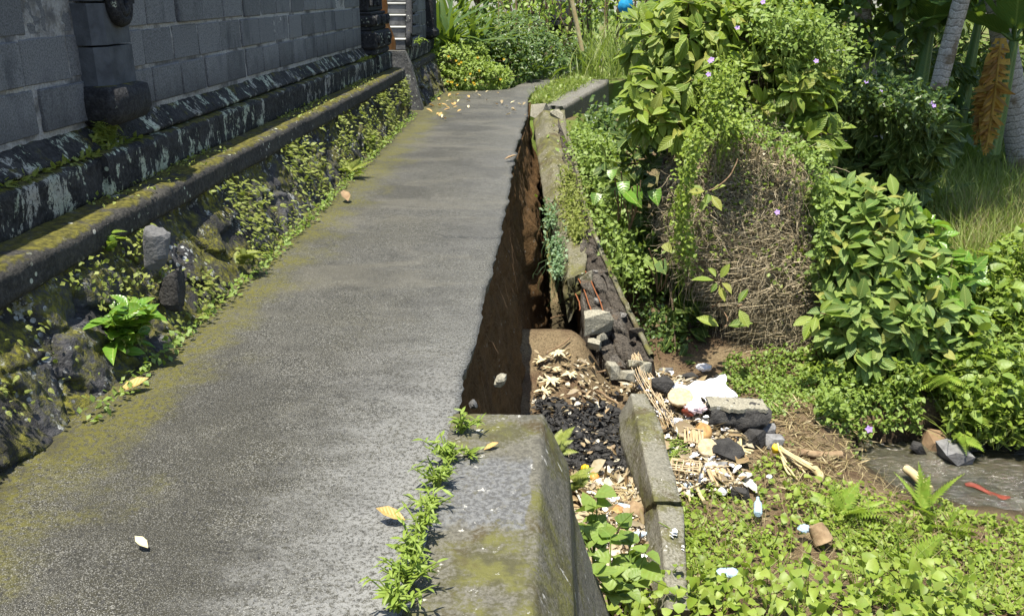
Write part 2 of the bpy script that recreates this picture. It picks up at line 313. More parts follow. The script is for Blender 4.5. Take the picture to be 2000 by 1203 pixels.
def stone_foundation():
    t = NT('foundation_stone'); p = t.pos(); r = t.att(); x, y, z = t.sep(p)
    f = t.noise(p, 55, 5, .7); base = t.ramp(r, [(0, (.02, .02, .02)), (.35, (.032, .031, .033)), (.7, (.05, .049, .052)), (.9, (.075, .074, .077)), (1, (.03, .028, .025))])
    col = t.mix(t.mr(f, .35, .7), base, t.mix(.5, base, (.012, .012, .012))); col = t.mix(t.mr(t.noise(p, 5, 5, .7), .48, .68, 0, .8), col, (.014, .013, .012))
    sd = t.vor(p, 30); sr, _, _ = t.sep(t.vor(p, 30, out='Color')); clus = t.mr(t.noise(p, 3, 3), .5, .6)
    l = t.mul(t.mul(t.mr(t.add(sd, t.mul(f, .25)), .42, .5, 1, 0), t.mr(sr, .5, .52)), clus); l = t.math('MAXIMUM', l, t.mul(t.mr(t.noise(p, 8, 7, .78), .575, .61), .9))
    col = t.mix(t.mul(l, .85), col, t.mix(f, (.3, .31, .29), (.5, .51, .48)))
    mo = t.mul(t.mr(t.noise(t.scale(p, (1, 1, 1)), 3.4, 6, .7), .43, .57), t.mr(t.noise(p, 40, 4, .7), .35, .55)); col = t.mix(t.mul(mo, .9), col, t.mix(t.mr(t.noise(p, 26, 4), .35, .65), (.045, .045, .006), (.16, .15, .015)))
    return t.done(t.bsdf(col, .85, t.bump(t.add(f, t.mul(t.noise(p, 20, 5), 1.6)), .9, .014), .3))
def block_mat():
    t = NT('concrete_block'); p = t.pos(); r = t.isl(); f = t.noise(p, 110, 4, .75)
    col = t.ramp(r, [(0, (.15, .153, .153)), (.5, (.185, .188, .188)), (1, (.225, .228, .228))]); col = t.mix(t.mr(f, .4, .62), col, t.mix(.55, col, (.015, .016, .018)))
    col = t.mix(t.mr(t.noise(p, 260, 2), .62, .74, 0, .6), col, (.28, .29, .3)); col = t.mix(t.mr(t.noise(t.scale(p, (1, 1, .4)), 5, 5), .52, .72, 0, .6), col, (.04, .044, .05))
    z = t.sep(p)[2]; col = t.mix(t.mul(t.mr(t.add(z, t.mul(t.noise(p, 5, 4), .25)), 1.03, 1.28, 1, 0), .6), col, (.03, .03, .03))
    return t.done(t.bsdf(col, .9, t.bump(f, .8, .008), .2))
def mortar_mat():
    t = NT('mortar'); p = t.pos(); f = t.noise(p, 70, 5, .75); col = t.mix(t.mr(f, .35, .65), (.5, .49, .46), (.3, .29, .27)); col = t.mix(t.mr(t.noise(p, 4, 4), .45, .65, 0, .75), col, (.05, .05, .05))
    return t.done(t.bsdf(col, .95, t.bump(f, 1, .02), .15))
def soil_mat(name, c1, c2, c3, sc_=6, strat=True):
    t = NT(name); p = t.pos(); f = t.noise(p, 70, 6, .75); a = t.noise(t.scale(p, (1, 1, 1.6)), sc_, 6, .7)
    col = t.mix(t.mr(a, .35, .65), c1, c2); col = t.mix(t.mr(f, .42, .7, 0, .8), col, c3); vd = t.vor(p, 24); cr = t.sep(t.vor(p, 24, out='Color'))[0]
    col = t.mix(t.mul(t.mul(t.mr(vd, .2, .35, 1, 0), t.mr(cr, .9, .93)), .7), col, (.2, .17, .13))
    return t.done(t.bsdf(col, .95, t.bump(t.add(f, t.mul(t.noise(p, 22, 5, .7), 2)), 1, .02), .1))
def ground_mat():
    t = NT('ground_earth'); p = t.pos(); x, y, z = t.sep(p); f = t.noise(p, 60, 6, .75)
    col = t.mix(t.mr(t.noise(p, 2.2, 5), .38, .62), (.11, .07, .04), (.2, .15, .085)); col = t.mix(t.mr(f, .4, .66, 0, .8), col, (.05, .035, .02)); col = t.mix(t.mr(t.noise(p, 150, 2), .6, .72, 0, .6), col, (.34, .28, .18))
    g = t.mul(t.mr(y, 9, 14), t.mr(t.noise(p, 1.2, 4), .3, .6)); col = t.mix(g, col, t.mix(f, (.06, .10, .015), (.13, .19, .03)))
    wet = t.mr(z, -2.02, -1.9, 1, 0); col = t.mix(t.mul(wet, .8), col, (.025, .02, .012))
    return t.done(t.bsdf(col, .95, t.bump(t.add(f, t.mul(t.noise(p, 18, 5, .7), 2)), .9, .02), .15))
def rubble_mat():
    t = NT('rubble_core'); p = t.pos(); f = t.noise(p, 60, 6, .75); r = t.att(); base = t.ramp(r, [(0, (.06, .05, .04)), (.5, (.10, .085, .068)), (.8, (.15, .135, .115)), (1, (.3, .29, .27))])
    col = t.mix(t.mr(f, .38, .66), base, (.02, .017, .014)); col = t.mix(t.mr(t.noise(p, 7, 5), .55, .68, 0, .7), col, (.10, .07, .045))
    return t.done(t.bsdf(col, .95, t.bump(t.add(f, t.mul(t.noise(p, 24, 5), 2)), 1, .02), .2))
def bark_palm():
    t = NT('palm_bark'); p = t.pos(); v = t.sep(t.N('UVMap').outputs[0])[1]; f = t.noise(p, 40, 5, .7); ring = t.math('FRACT', t.add(t.mul(v, 84), t.mul(t.noise(p, 7, 4), 1.3)))
    col = t.mix(t.mr(f, .3, .7), (.42, .4, .36), (.2, .19, .165)); col = t.mix(t.mr(ring, .0, .3, .75, 0), col, (.09, .08, .06)); col = t.mix(t.mr(ring, .8, 1, 0, .7), col, (.46, .45, .42))
    col = t.mix(t.mr(t.noise(p, 3, 4), .52, .62, 0, .8), col, (.12, .09, .05)); return t.done(t.bsdf(col, .9, t.bump(t.add(ring, f), .8, .02), .2))
def water_mat():
    t = NT('stream_water'); p = t.pos(); n = t.noise(t.scale(p, (1, 2.2, 1)), 9, 5, .62, .8)
    col = t.mix(t.mr(t.noise(p, 3, 3), .35, .65), (.03, .028, .015), (.055, .05, .028)); painted_glitter = t.mul(t.mr(t.noise(t.scale(p, (1, 2.6, 1)), 26, 6, .75, 1), .585, .64), t.mr(t.noise(p, 2.0, 3), .47, .58))
    col = t.mix(t.mul(painted_glitter, .7), col, (.55, .56, .56)); return t.done(t.bsdf(col, t.mr(painted_glitter, 0, 1, .08, .5), t.bump(t.add(n, t.mul(t.noise(t.scale(p, (1, 1.6, 1)), 26, 3, .6, .6), .35)), .6, .07), .8))  # pale flecks paint the sun's glitter into the water colour
def plastic_mat(name, col, alpha=.5):
    t = NT(name); n = t.noise(t.pos(), 25, 4); d = t.bsdf(col, .22, t.bump(n, .6, .015), .6); tr = t.N('BsdfTransparent'); mx = t.N('MixShader'); mx.inputs[0].default_value = alpha
    t.t.links.new(tr.outputs[0], mx.inputs[1]); t.t.links.new(d, mx.inputs[2]); return t.done(mx.outputs[0])
M['path'] = concrete_path(); M['parapet'] = concrete_moss('parapet_concrete', (.125, .118, .093), .62, True); M['beam'] = concrete_moss('beam_concrete', (.2, .19, .15), .6)
M['stub'] = concrete_moss('leaning_beam_concrete', (.155, .145, .1), .68); M['far_parapet'] = concrete_moss('far_parapet_concrete', (.16, .153, .13), .15)
M['chunk'] = concrete_moss('broken_concrete', (.30, .28, .215), .1); M['cement'] = black_stone('cement_render', .35, .1, (.055, .054, .052), (.10, .098, .094))
M['plinth'] = black_stone('plinth_stone', 1.0, .4); M['ledge'] = black_stone('ledge_stone', .15, .45, (.025, .024, .022), (.05, .047, .04)); M['carved'] = black_stone('carved_stone', .1, .2, (.014, .014, .015), (.035, .035, .036))
M['pillar'] = plain('pillar_stone', (.085, .092, .1), .9, .2, .3, 9, .8, .008, (.04, .043, .047)); M['stone'] = stone_foundation(); M['block'] = block_mat(); M['mortar'] = mortar_mat()
M['soil'] = soil_mat('bare_soil', (.115, .064, .027), (.06, .033, .013), (.155, .1, .05)); M['ground'] = ground_mat(); M['rubble'] = rubble_mat(); M['palm_bark'] = bark_palm(); M['water'] = water_mat()
M['bark'] = plain('bark', (.12, .09, .06), .95, .1, .4, 18, 1, .02); M['twig'] = plain('twig', (.22, .15, .09), .9, .1, .6, 30, .5, .004, (.09, .055, .03)); M['straw'] = plain('dry_vine_stem', (.56, .48, .34), .9, .15, 1, 25, .3, .003, (.28, .23, .14))
M['core'] = plain('vine_mound_core', (.05, .042, .024), 1, .05, .3, 12, 1, .03); M['ash'] = plain('charcoal', (.012, .012, .013), .6, .4, .5, 30, .9, .01, (.035, .033, .03)); M['grey_rock'] = plain('grey_rock', (.24, .24, .24), .85, .3, .8, 14, .8, .01, (.09, .088, .085))  # vine mound core: shade of the gaps between stems put into its colour
M['dark_rock'] = plain('dark_rock', (.06, .057, .053), .9, .25, .5, 14, 1, .02, (.02, .019, .018)); M['rust'] = plain('rusty_iron', (.17, .07, .028), .85, .3, .5, 40, .6, .003, (.2, .06, .02)); M['cloth'] = plain('white_sack', (.8, .79, .78), .7, .3, .1, 60, .25, .002, (.66, .66, .67))
M['weave'] = plain('woven_palm', (.42, .34, .23), .75, .25, .6, 30, .5, .003, (.34, .24, .12)); M['bamboo'] = plain('bamboo', (.45, .38, .22), .55, .3, .6, 12, .3, .003, (.36, .27, .12)); M['husk'] = plain('husk', (.42, .25, .09), .6, .3, .6, 16, .6, .006, (.2, .1, .04)); M['coconut'] = plain('coconut_shell', (.5, .25, .06), .5, .4, .2, 12, .3, .004, (.3, .13, .03))
M['blue'] = plain('blue_plastic', (.02, .3, .55), .4, .4, .1, 20, .3, .004); M['yellow'] = plain('yellow_plastic', (.8, .5, .02), .5, .4, .1, 20, .3, .004); M['red'] = plain('red_cloth', (.17, .035, .018), .6, .3, .1, 20, .3, .004); M['pink'] = plain('pink_petals', (.75, .16, .4), .6, .3, .3, 20, .3, .004)
M['clear'] = plastic_mat('clear_plastic', (.8, .8, .82), .5); M['pinkish'] = plastic_mat('pinkish_plastic', (.8, .62, .64), .75); M['bluish'] = plastic_mat('bluish_plastic', (.45, .6, .75), .6)
M['white_paint'] = plain('flaking_white_plaster', (.78, .77, .74), .9, .2, .1, 40, .5, .004, (.6, .58, .54)); M['orange_palm'] = plain('dry_orange_frond', (.34, .17, .06), .8, .2, .8, 20, .4, .003, (.3, .1, .03)); M['wood'] = plain('weathered_wood', (.3, .22, .13), .9, .15, .6, 10, .8, .006, (.13, .08, .045))
M['grey_stone'] = plain('shrine_stone', (.05, .053, .057), .9, .2, .2, 20, .6, .006, (.025, .026, .028)); M['lichen_tread'] = plain('pale_tread', (.33, .33, .31), .9, .2, .1, 20, .6, .006, (.3, .3, .28)); M['riser'] = plain('stair_riser', (.13, .13, .128), .9, .2, .1, 10, .6, .006, (.05, .05, .05))

# ------------------------------------------------------------------ leaves
def tmpl(nl=4, W=.42, fold=.12, droop=.25, peak=.45, tip=1.0, heart=0):
    v = np.linspace(0, 1, nl+1); k = math.log(.5)/math.log(peak); wd = W*.5*np.sin(np.pi*np.clip(v**k, 0, 1))**tip
    wd[0] = .012; wd[-1] = .004; y0 = v.copy()
    V = []; U = []
    for i in range(nl+1):
        for s in (-1, 0, 1):
            yy = v[i]-(heart*wd[i] if s and i == 1 else 0)
            V.append((s*wd[i], yy, fold*wd[i]*2*abs(s)-droop*v[i]**2)); U.append((.5+s*.5*(wd[i]/(W*.5)), v[i]))
    return np.array(V), grid_f(nl+1, 3), np.array(U)
T_OVAL = tmpl(5, .46, .16, .3, .55); T_OVAL2 = tmpl(4, .5, .2, .12, .5); T_SMALL = tmpl(2, .62, .15, .1, .5); T_HEART = tmpl(4, .85, .12, .22, .3, .8, .35)
T_LANCE = tmpl(4, .24, .2, .3, .45); T_FLAKE = tmpl(3, .45, .35, -.18, .5); T_STRAP = tmpl(6, .075, .3, .55, .35, .5); T_STRIP = tmpl(3, .16, .3, -.1, .5, .4)
def blade(n=4, W=.03, droop=.5):
    v = np.linspace(0, 1, n+1); V = []
    for i in range(n+1):
        for s in (-1, 1): V.append((s*W*.5*(1-v[i]**2+.03), v[i], -droop*v[i]**2.2))
    return np.array(V), grid_f(n+1, 2), np.stack([np.tile([0., 1.], n+1), np.repeat(v, 2)], -1)
T_BLADE = blade()
def fern_t(n=15, W=.3, droop=.35, lobes=2):
    V = []; F = []; U = []
    def q(a, b, c, d):
        k = len(V); V.extend([a, b, c, d]); F.append([k, k+1, k+2, k+3]); U.extend([(.5, .2)]*4)
    f = lambda y: np.array([0, y, -droop*y*y])
    for i in range(n):
        y = (i+.6)/n; L = W*math.sin(math.pi*min(1, .18+.82*y)**.9)*(1-.3*y); p = f(y); h = .46/n
        for s in (-1, 1):
            e = p+np.array([s*L, L*.35, -.25*L]); m = (p+e)/2+np.array([0, 0, .06*L]); q(p+[0, -h, 0], m+[0, -h*1.25, 0], m+[0, h*1.25, 0], p+[0, h, 0]); q(m+[0, -h*1.25, 0], e, e+[0, .004, 0], m+[0, h*1.25, 0])
        q(f(y-.6/n)+[-.006, 0, .002], f(y-.6/n)+[.006, 0, .002], f(y+.5/n)+[.005, 0, .002], f(y+.5/n)+[-.005, 0, .002])
    return np.array(V), np.array(F), np.array(U)
T_FERN = fern_t(); T_FERN_S = fern_t(7, .28, .4)
def scatter(g, T, P, D, N, S, mi=0, wid=1, curl=0.0):
    P = np.asarray(P, float); n = len(P)
    if n == 0: return
    Y = nrm(D); X = np.cross(Y, N); bad = np.linalg.norm(X, axis=1) < 1e-3; X[bad] = np.cross(Y[bad], [1, .3, .2]); X = nrm(X); Z = np.cross(X, Y)
    tv, tf, tu = T; S = np.broadcast_to(np.asarray(S, float), (n,)); wd = np.broadcast_to(np.asarray(wid, float), (n,))
    cz = tv[None, :, 2]*(1+curl*rng.normal(size=(n, 1))); tw = curl*.6*rng.normal(size=(n, 1))*tv[None, :, 0]*tv[None, :, 1]
    V = P[:, None]+S[:, None, None]*((tv[None, :, 0]*wd[:, None])[..., None]*X[:, None]+tv[None, :, 1, None]*Y[:, None]+(cz+tw)[..., None]*Z[:, None])
    F = (tf[None]+(np.arange(n)*len(tv))[:, None, None]).reshape(-1, tf.shape[1]); g.add(V.reshape(-1, 3), F, np.tile(tu, (n, 1)), np.repeat(rng.random(n), len(tv)), mi)
def rnd(n, s=1.0): return rng.normal(size=(n, 3))*s
def rosettes(tips, axes, k, size, spread=.9, droop=.5):
    """k leaves round each shoot tip, hanging a little: returns P, D, N, S"""
    n = len(tips); A = np.repeat(nrm(axes), k, 0); Pn = np.repeat(tips, k, 0); side = nrm(np.cross(A, rng.normal(size=A.shape)))
    D = nrm(A*rng.uniform(.15, .9, (n*k, 1))+side*spread+np.array([0, 0, -droop])*rng.uniform(.2, 1.4, (n*k, 1))); N = nrm(np.array([-.05, -.3, 1.])+A*.6+rnd(n*k, .3))
    Sz = size*rng.uniform(.55, 1.15, n*k); return Pn-A*rng.uniform(0, .12, (n*k, 1))*size*4+D*.04, D, N, Sz
def shell(ells, n, inner=.25, cut=.78):
    ells = np.array(ells, float); vol = np.prod(ells[:, 3:6], axis=1)**(2/3); i = rng.choice(len(ells), n*3, p=vol/vol.sum()); d = nrm(rng.normal(size=(n*3, 3)))
    r = np.where(rng.random(n*3) < inner, rng.uniform(.4, .8, n*3), rng.uniform(.86, 1.03, n*3)); c = ells[i, :3]; a = ells[i, 3:6]; P = c+d*a*r[:, None]; Nn = nrm(d/a)
    ok = np.ones(len(P), bool)
    for e in range(len(ells)):
        q = np.linalg.norm((P-ells[e, :3])/ells[e, 3:6], axis=1); ok &= (e == i) | (q > cut)
    P, Nn = P[ok], Nn[ok]; return P[:n], Nn[:n]
def blob(px, py, Y, rpx, rpy, ry=None):               # an ellipsoid of foliage standing at distance Y
    c = atY(px, py, Y); k = Y/FPX*1.05; return [*c, rpx*k, ry or (rpx*k*.8), rpy*k]
def crown(parent, ells, n, k, size, mat, T=T_OVAL, upb=.35, front=0, name='crown', extra=None, droop=.5, inner=.25, wid=1, curl=.5):
    P, Nn = shell(ells, n, inner); ax = nrm(Nn+np.array([0, -front, upb])+rnd(len(P), .2)); g = Geo(); p, d, nn, s = rosettes(P, ax, k, size, droop=droop); scatter(g, T, p, d, nn, s, 0, wid, curl)
    if extra: extra(g, P, ax)
    return g.build(name, mat, parent), P
def limbs(parent, base, ells, tips, rad, mat='bark', name='trunk', ntw=40, height=None):
    g = Geo(); base = np.array(base, float); cs = np.array(ells)[:, :3]; top = cs.mean(0); top[2] = min(top[2], base[2]+(height or 9)); j = base+(top-base)*.55
    k = np.linspace(0, 1, 7)[:, None]; tr = base+(j-base)*k+np.sin(k*5)*np.array([.05, .03, 0])*np.linalg.norm(j-base)*.4; tube(g, tr, rad*np.linspace(1.15, .8, 7), 9)
    for c in cs:
        k = np.linspace(0, 1, 6)[:, None]; m = j+(c-j)*k; m[:, 2] += (np.sin(k[:, 0]*np.pi)*.12*np.linalg.norm(c-j)); tube(g, m, rad*.6*np.linspace(1, .35, 6), 6, 0, .3)
    for q in tips[rng.permutation(len(tips))[:ntw]]:
        c = cs[np.argmin(np.linalg.norm(cs-q, axis=1))]; k = np.linspace(0, 1, 5)[:, None]; m = c+(q-c)*k+np.sin(k*np.pi)*rng.normal(size=3)*.06*np.linalg.norm(q-c); tube(g, m, rad*.22*np.linspace(1, .4, 5), 4, 0, .6)
    return g.build(name, M[mat], parent)

# ------------------------------------------------------------------ terrain
def zg(x, y):
    x = np.asarray(x, float); y = np.asarray(y, float)
    zl = -1.75+1.38*ss(7.7, 12.6, y)+.2*ss(.55, .2, x)*ss(6, 7, y)+.32*ss(.5, .1, x)*ss(6.8, 8.1, y)*ss(12, 9, y)
    zr = -1.75+.55*ss(7.2, 9, y)+.2*ss(9, 16, y)
    z = zl+(zr-zl)*ss(1.3, 3.0, x)
    z = z+(-.42-z)*ss(15, 21, y)*ss(8, 3, x)+(0)*x
    z = z+.18*np.exp(-((x-1.0)/.35)**2-((y-6.7)/.5)**2)+.16*np.exp(-((x-2.0)/.4)**2-((y-6.9)/.4)**2)+.38*ss(5.0, 3.7, y)*ss(.6, 1.2, x)
    ax = np.array([2.72, 6.9]); bx = np.array([4.4, 6.44]); d = bx-ax; tt = np.clip(((x-ax[0])*d[0]+(y-ax[1])*d[1])/(d@d), 0, 3.2); dist = np.hypot(x-ax[0]-tt*d[0], y-ax[1]-tt*d[1])
    hw = .18+.36*ss(0, .35, tt); z = z-.66*ss(hw+.16, hw-.10, dist)*ss(-.1, .1, tt+.1)
    z = z-.30*ss(1.5, .45, dist)*ss(2.0, 2.7, x)*ss(.1, -.1, y-(ax[1]+tt*d[1]))
    n = fbm(P3(x*1.1, y*1.1, 0), 4)*.07+fbm(P3(x*5, y*5, 3), 3)*.018
    return z+n-.75*ss(.55, .3, x)*ss(8.5, 9.1, y)*ss(13.0, 12.3, y)-.55*ss(1.0, .55, x)*ss(7.6, 8.6, y)*ss(13.0, 12.0, y)
xs = np.concatenate([np.linspace(-60, -3, 12), np.linspace(-1.5, 5.5, 190), np.linspace(5.7, 12, 40), np.linspace(13, 60, 16)])
ys = np.concatenate([np.linspace(-15, 1.5, 8), np.linspace(1.8, 10, 200), np.linspace(10.1, 26, 90), np.linspace(27, 90, 20)])
X, Yg = np.meshgrid(xs, ys, indexing='ij')
tag(Geo().add(np.stack([X, Yg, zg(X, Yg)], -1).reshape(-1, 3), grid_f(len(xs), len(ys))[:, ::-1]).build('ground', M['ground']), 'brown earth and dry litter of the low ground beside the path', 'ground', kind='structure')
g = Geo(); wx = np.linspace(2.2, 12, 120); wy = np.linspace(3.5, 7.6, 60); X, Yg = np.meshgrid(wx, wy, indexing='ij')
g.add(np.stack([X, Yg, -2.06+.012*fbm(P3(X*4, Yg*7), 3)], -1).reshape(-1, 3), grid_f(120, 60)[:, ::-1]); tag(g.build('stream', M['water']), 'narrow murky stream running between weedy banks', 'stream', kind='structure')

# ------------------------------------------------------------------ path slab and soil bank under it
Lp = np.array([(-2.15, -2), (-2.15, 3), (-2.05, 4), (-2.05, 6), (-2.08, 8), (-2.15, 10), (-2.2, 12.6), (-2.1, 14.5), (-1.85, 15.5), (-1.3, 15.95), (-.86, 16.1), (-.42, 18.2), (.02, 21), (1.6, 25)])
Rp = np.array([(-.39, -2), (-.39, 3.2), (-.385, 4.2), (-.39, 6), (-.43, 8), (-.46, 10), (-.44, 12.4), (-.47, 13.4), (-.5, 14.3), (-.48, 15.2), (-.3, 15.9), (-.02, 18), (.34, 20.6), (1.95, 24.8)])
sL = np.linspace(0, 13, 640); li = np.interp(sL, np.arange(14), np.arange(14)); LL = np.stack([np.interp(sL, np.arange(14), Lp[:, k]) for k in (0, 1)], -1); RR = np.stack([np.interp(sL, np.arange(14), Rp[:, k]) for k in (0, 1)], -1)
def path_z(x, y): return -.055*np.clip(y-15.1, 0, None)**1.5*ss(-.6, -1.3, x)+.013*fbm(P3(np.asarray(x)*1.2, np.asarray(y)*1.5, 1), 3)+.004*np.sin(np.asarray(y)*7+np.asarray(x))*ss(3, 5, y)
jag = fbm(P3(RR[:, 1]*6, 0, 0), 5)*.028+np.abs(fbm(P3(RR[:, 1]*25, 3, 0), 3))*.014; jag *= ss(3.1, 3.3, RR[:, 1])*ss(13, 12.4, RR[:, 1]); RR[:, 0] += jag-.01*ss(3.1, 3.3, RR[:, 1])
tt = np.linspace(0, 1, 44)[None, :, None]; S = LL[:, None]*(1-tt)+RR[:, None]*tt; top = np.concatenate([S, path_z(S[..., 0], S[..., 1])[..., None]], -1)
e = top[:, -1].copy(); e2 = e+np.stack([-.012-.03*np.abs(fbm(P3(e[:, 1]*18, 7, 0), 3)), 0*e[:, 0], np.full(len(e), -.045)], -1); e3 = e+np.stack([-.02-.05*np.abs(fbm(P3(e[:, 1]*14, 9, 0), 3)), 0*e[:, 0], np.full(len(e), -.10)], -1); e4 = e3+np.array([-.3, 0, -.02])
sheet = np.concatenate([top, e2[:, None], e3[:, None], e4[:, None]], 1)
tag(Geo().add(sheet.reshape(-1, 3), grid_f(640, 47)[:, ::-1]).build('path', M['path']), 'weathered grey concrete footpath with mossy left edge and broken right edge', 'path', kind='structure')
yy = np.linspace(1.0, 14.5, 400); zz = np.linspace(0, 1, 70); Y2, T2 = np.meshgrid(yy, zz, indexing='ij'); Z2 = -.075-2.0*T2
bul = ss(8.85, 9.15, Y2+.25*fbm(P3(Y2*0+1, T2*5, 2), 3))*ss(-.5, -.75, Z2+.1*fbm(P3(Y2*3, T2*0, 5), 3)); n1 = fbm(P3(Y2*1.3, Z2*1.8, 4), 5); n2 = fbm(P3(Y2*7, Z2*7, 8), 4)
X2 = -.45+.25*T2**1.1+.09*bul+.06*n1*ss(0, .15, T2)+.034*n2*ss(0, .06, T2)+.05*(.35-worley(np.stack([Y2*5+.3*n2, Z2*5], -1))[0])*ss(0, .1, T2)+.05*bul*np.abs(fbm(P3(Y2*9, Z2*9, 1), 3))
V = np.stack([X2, Y2, Z2], -1); back = V.copy()[:, :1]; back[..., 0] = -2.0; botm = V[:, -1:].copy(); botm[..., 0] = -2.0
tag(Geo().add(np.concatenate([back, V, botm], 1).reshape(-1, 3), grid_f(400, 72)[:, ::-1]).build('soil_bank', M['soil']), 'bare brown soil face exposed under the broken edge of the path', 'soil bank', kind='structure')

# ------------------------------------------------------------------ compound wall on the left
WX = -2.42; Y0, Y1 = 1.2, 12.55
wall = empty('compound_wall', (-2.4, 6.5, 0), 'long grey concrete block wall on a mossy stone footing beside the path', 'wall')
def foundation(parent, y0, y1, xf, xt, zt, name='foundation', s=3.3, seed=0):
    ny = int((y1-y0)/.017); nz = 46; yv = np.linspace(y0, y1, ny); tv = np.linspace(-.12, 1, nz); Yv, Tv = np.meshgrid(yv, tv, indexing='ij'); Hh = zt*1.08
    wob = np.stack([Yv*s+.35*fbm(P3(Yv*3, Tv*3, seed), 3)+seed*7, Tv*Hh*s*1.15+.35*fbm(P3(Yv*3, Tv*3, 5+seed), 3)], -1); d1, d2, rid, cx, cy = worley(wob); ed = d2-d1
    bulge = .032*ss(0, .12, ed)*(.35+.8*rid)+(_h((rid*9999).astype(int), np.zeros_like(rid, int), np.ones_like(rid, int))-.5)*.12*cx+(rid-.5)*.12*cy+.034*fbm(P3(Yv*9, Tv*5, 2), 4)+.012*fbm(P3(Yv*28, Tv*16, 2), 3)-.035
    xfv = np.interp(yv, [p[0] for p in xf], [p[1] for p in xf])[:, None]; Xv = xfv+(xt-xfv)*np.clip(Tv, -.2, 1)**.9*np.sign(Tv+1e-9)*1.0+bulge*ss(-.2, .1, Tv)*ss(1.02, .86, Tv); Xv = np.where(Tv < 0, xfv+bulge*.6, Xv)
    bk = np.stack([Xv*0-2.6, Yv, Tv*zt], -1)[:, -1:]; V = np.concatenate([np.stack([Xv, Yv, Tv*zt], -1), bk], 1)
    o = Geo().add(V.reshape(-1, 3), grid_f(ny, nz+1)[:, ::-1], None, np.concatenate([rid, rid[:, -1:]], 1).ravel()).build(name, M['stone'], parent); return o
foundation(wall, Y0, Y1, [(1, -1.9), (3.5, -1.87), (5, -1.85), (7, -1.89), (9, -1.95), (12.6, -2.03)], -2.13, .47)
def strip(parent, name, prof, y0, y1, mat, n1=.008, rough=.004, shift=None, cap=True):
    """moulding: profile (x,z) swept along the wall, with worn edges"""
    yv = np.linspace(y0, y1, int((y1-y0)/.03)); pr = []
    for a, b in zip(prof[:-1], prof[1:]):
        m = max(2, int(math.hypot(b[0]-a[0], b[1]-a[1])/.02)); pr += [(a[0]+(b[0]-a[0])*i/m, a[1]+(b[1]-a[1])*i/m) for i in range(m)]
    pr.append(prof[-1]); pr = np.array(pr); Yv = np.repeat(yv[:, None], len(pr), 1); Xv = np.repeat(pr[None, :, 0], len(yv), 0); Zv = np.repeat(pr[None, :, 1], len(yv), 0)
    q = np.stack([Xv*9, Yv*2.2, Zv*9], -1); q2 = np.stack([Xv*25, Yv*18, Zv*25], -1); dx = n1*fbm(q, 3)+rough*fbm(q2, 3); dz = n1*fbm(q+9, 3)*.7+rough*fbm(q2+5, 3)
    sh = 0 if shift is None else np.interp(yv, [p[0] for p in shift], [p[1] for p in shift])[:, None]; wgt = np.ones(len(pr)); wgt[[0, -1]] = 0
    V = np.stack([Xv+(dx+0)*wgt+sh, Yv, Zv+dz*wgt], -1); g = Geo(); g.add(V.reshape(-1, 3), grid_f(len(yv), len(pr))[:, ::-1])
    if cap:
        g.add(V[0], [list(range(len(pr)))[::-1]]); g.add(V[-1], [list(range(len(pr)))])
    return g.build(name, mat, parent)
strip(wall, 'ledge', [(-2.62, .44), (-2.115, .455), (-2.09, .475), (-2.095, .575), (-2.12, .598), (-2.32, .615), (-2.62, .62)], Y0, Y1, M['ledge'], .012, .006, [(1, 0), (9, 0), (12.6, -.02)])
g = strip(wall, 'plinth', [(-2.6, .6), (-2.295, .612), (-2.29, .79), (-2.305, .806), (-2.36, .815), (-2.6, .82)], Y0, 12.4, M['plinth'], .006, .006)
for ya, yb in ((4.42, 4.95), (11.55, 12.45)): strip(wall, 'plinth', [(-2.4, .611), (-2.262, .615), (-2.258, .80), (-2.28, .822), (-2.4, .83)], ya, yb, M['plinth'], .006, .006)
strip(wall, 'sloping_course', [(-2.6, .81), (-2.345, .825), (-2.34, .84), (-2.415, .925), (-2.44, .945), (-2.6, .95)], Y0, 11.4, M['plinth'], .012, .006)
# blockwork: each block with worn arrises, mortar behind
g = Geo(); bh = .22
mx_y = np.linspace(Y0, 11.3, 420); mz = np.linspace(.93, 1.93, 60); A, B = np.meshgrid(mx_y, mz, indexing='ij'); mxx = WX-.006+.006*fbm(P3(A*9, B*9, 3), 4)+.006*fbm(P3(A*30, B*30, 3), 3)
g.add(np.stack([mxx, A, B], -1).reshape(-1, 3), grid_f(420, 60)[:, ::-1], None, None, 1)
for row in range(4):
    z0 = .962+row*bh; y = Y0-.4+(.21 if row % 2 else 0)+.05*random.random()
    while y < 11.25:
        L = random.uniform(.385, .41); j = random.uniform(.014, .026) if random.random() < .75 else random.uniform(.028, .045)
        if y+L > 1.25: box(g, WX-.15, WX+.006+random.gauss(0, .004), max(y, 1.21), min(y+L, 11.28), z0+random.uniform(.0, .006), z0+bh-random.uniform(.014, .022), .006, 0, random.random(), .0012)
        y += L+j
    if row == 5: pass
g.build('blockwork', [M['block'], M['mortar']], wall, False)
g = Geo()
box(g, WX-.16, WX+.05, Y0, 11.3, 1.93, 2.0, .01); g.build('coping', M['cement'], wall, False)
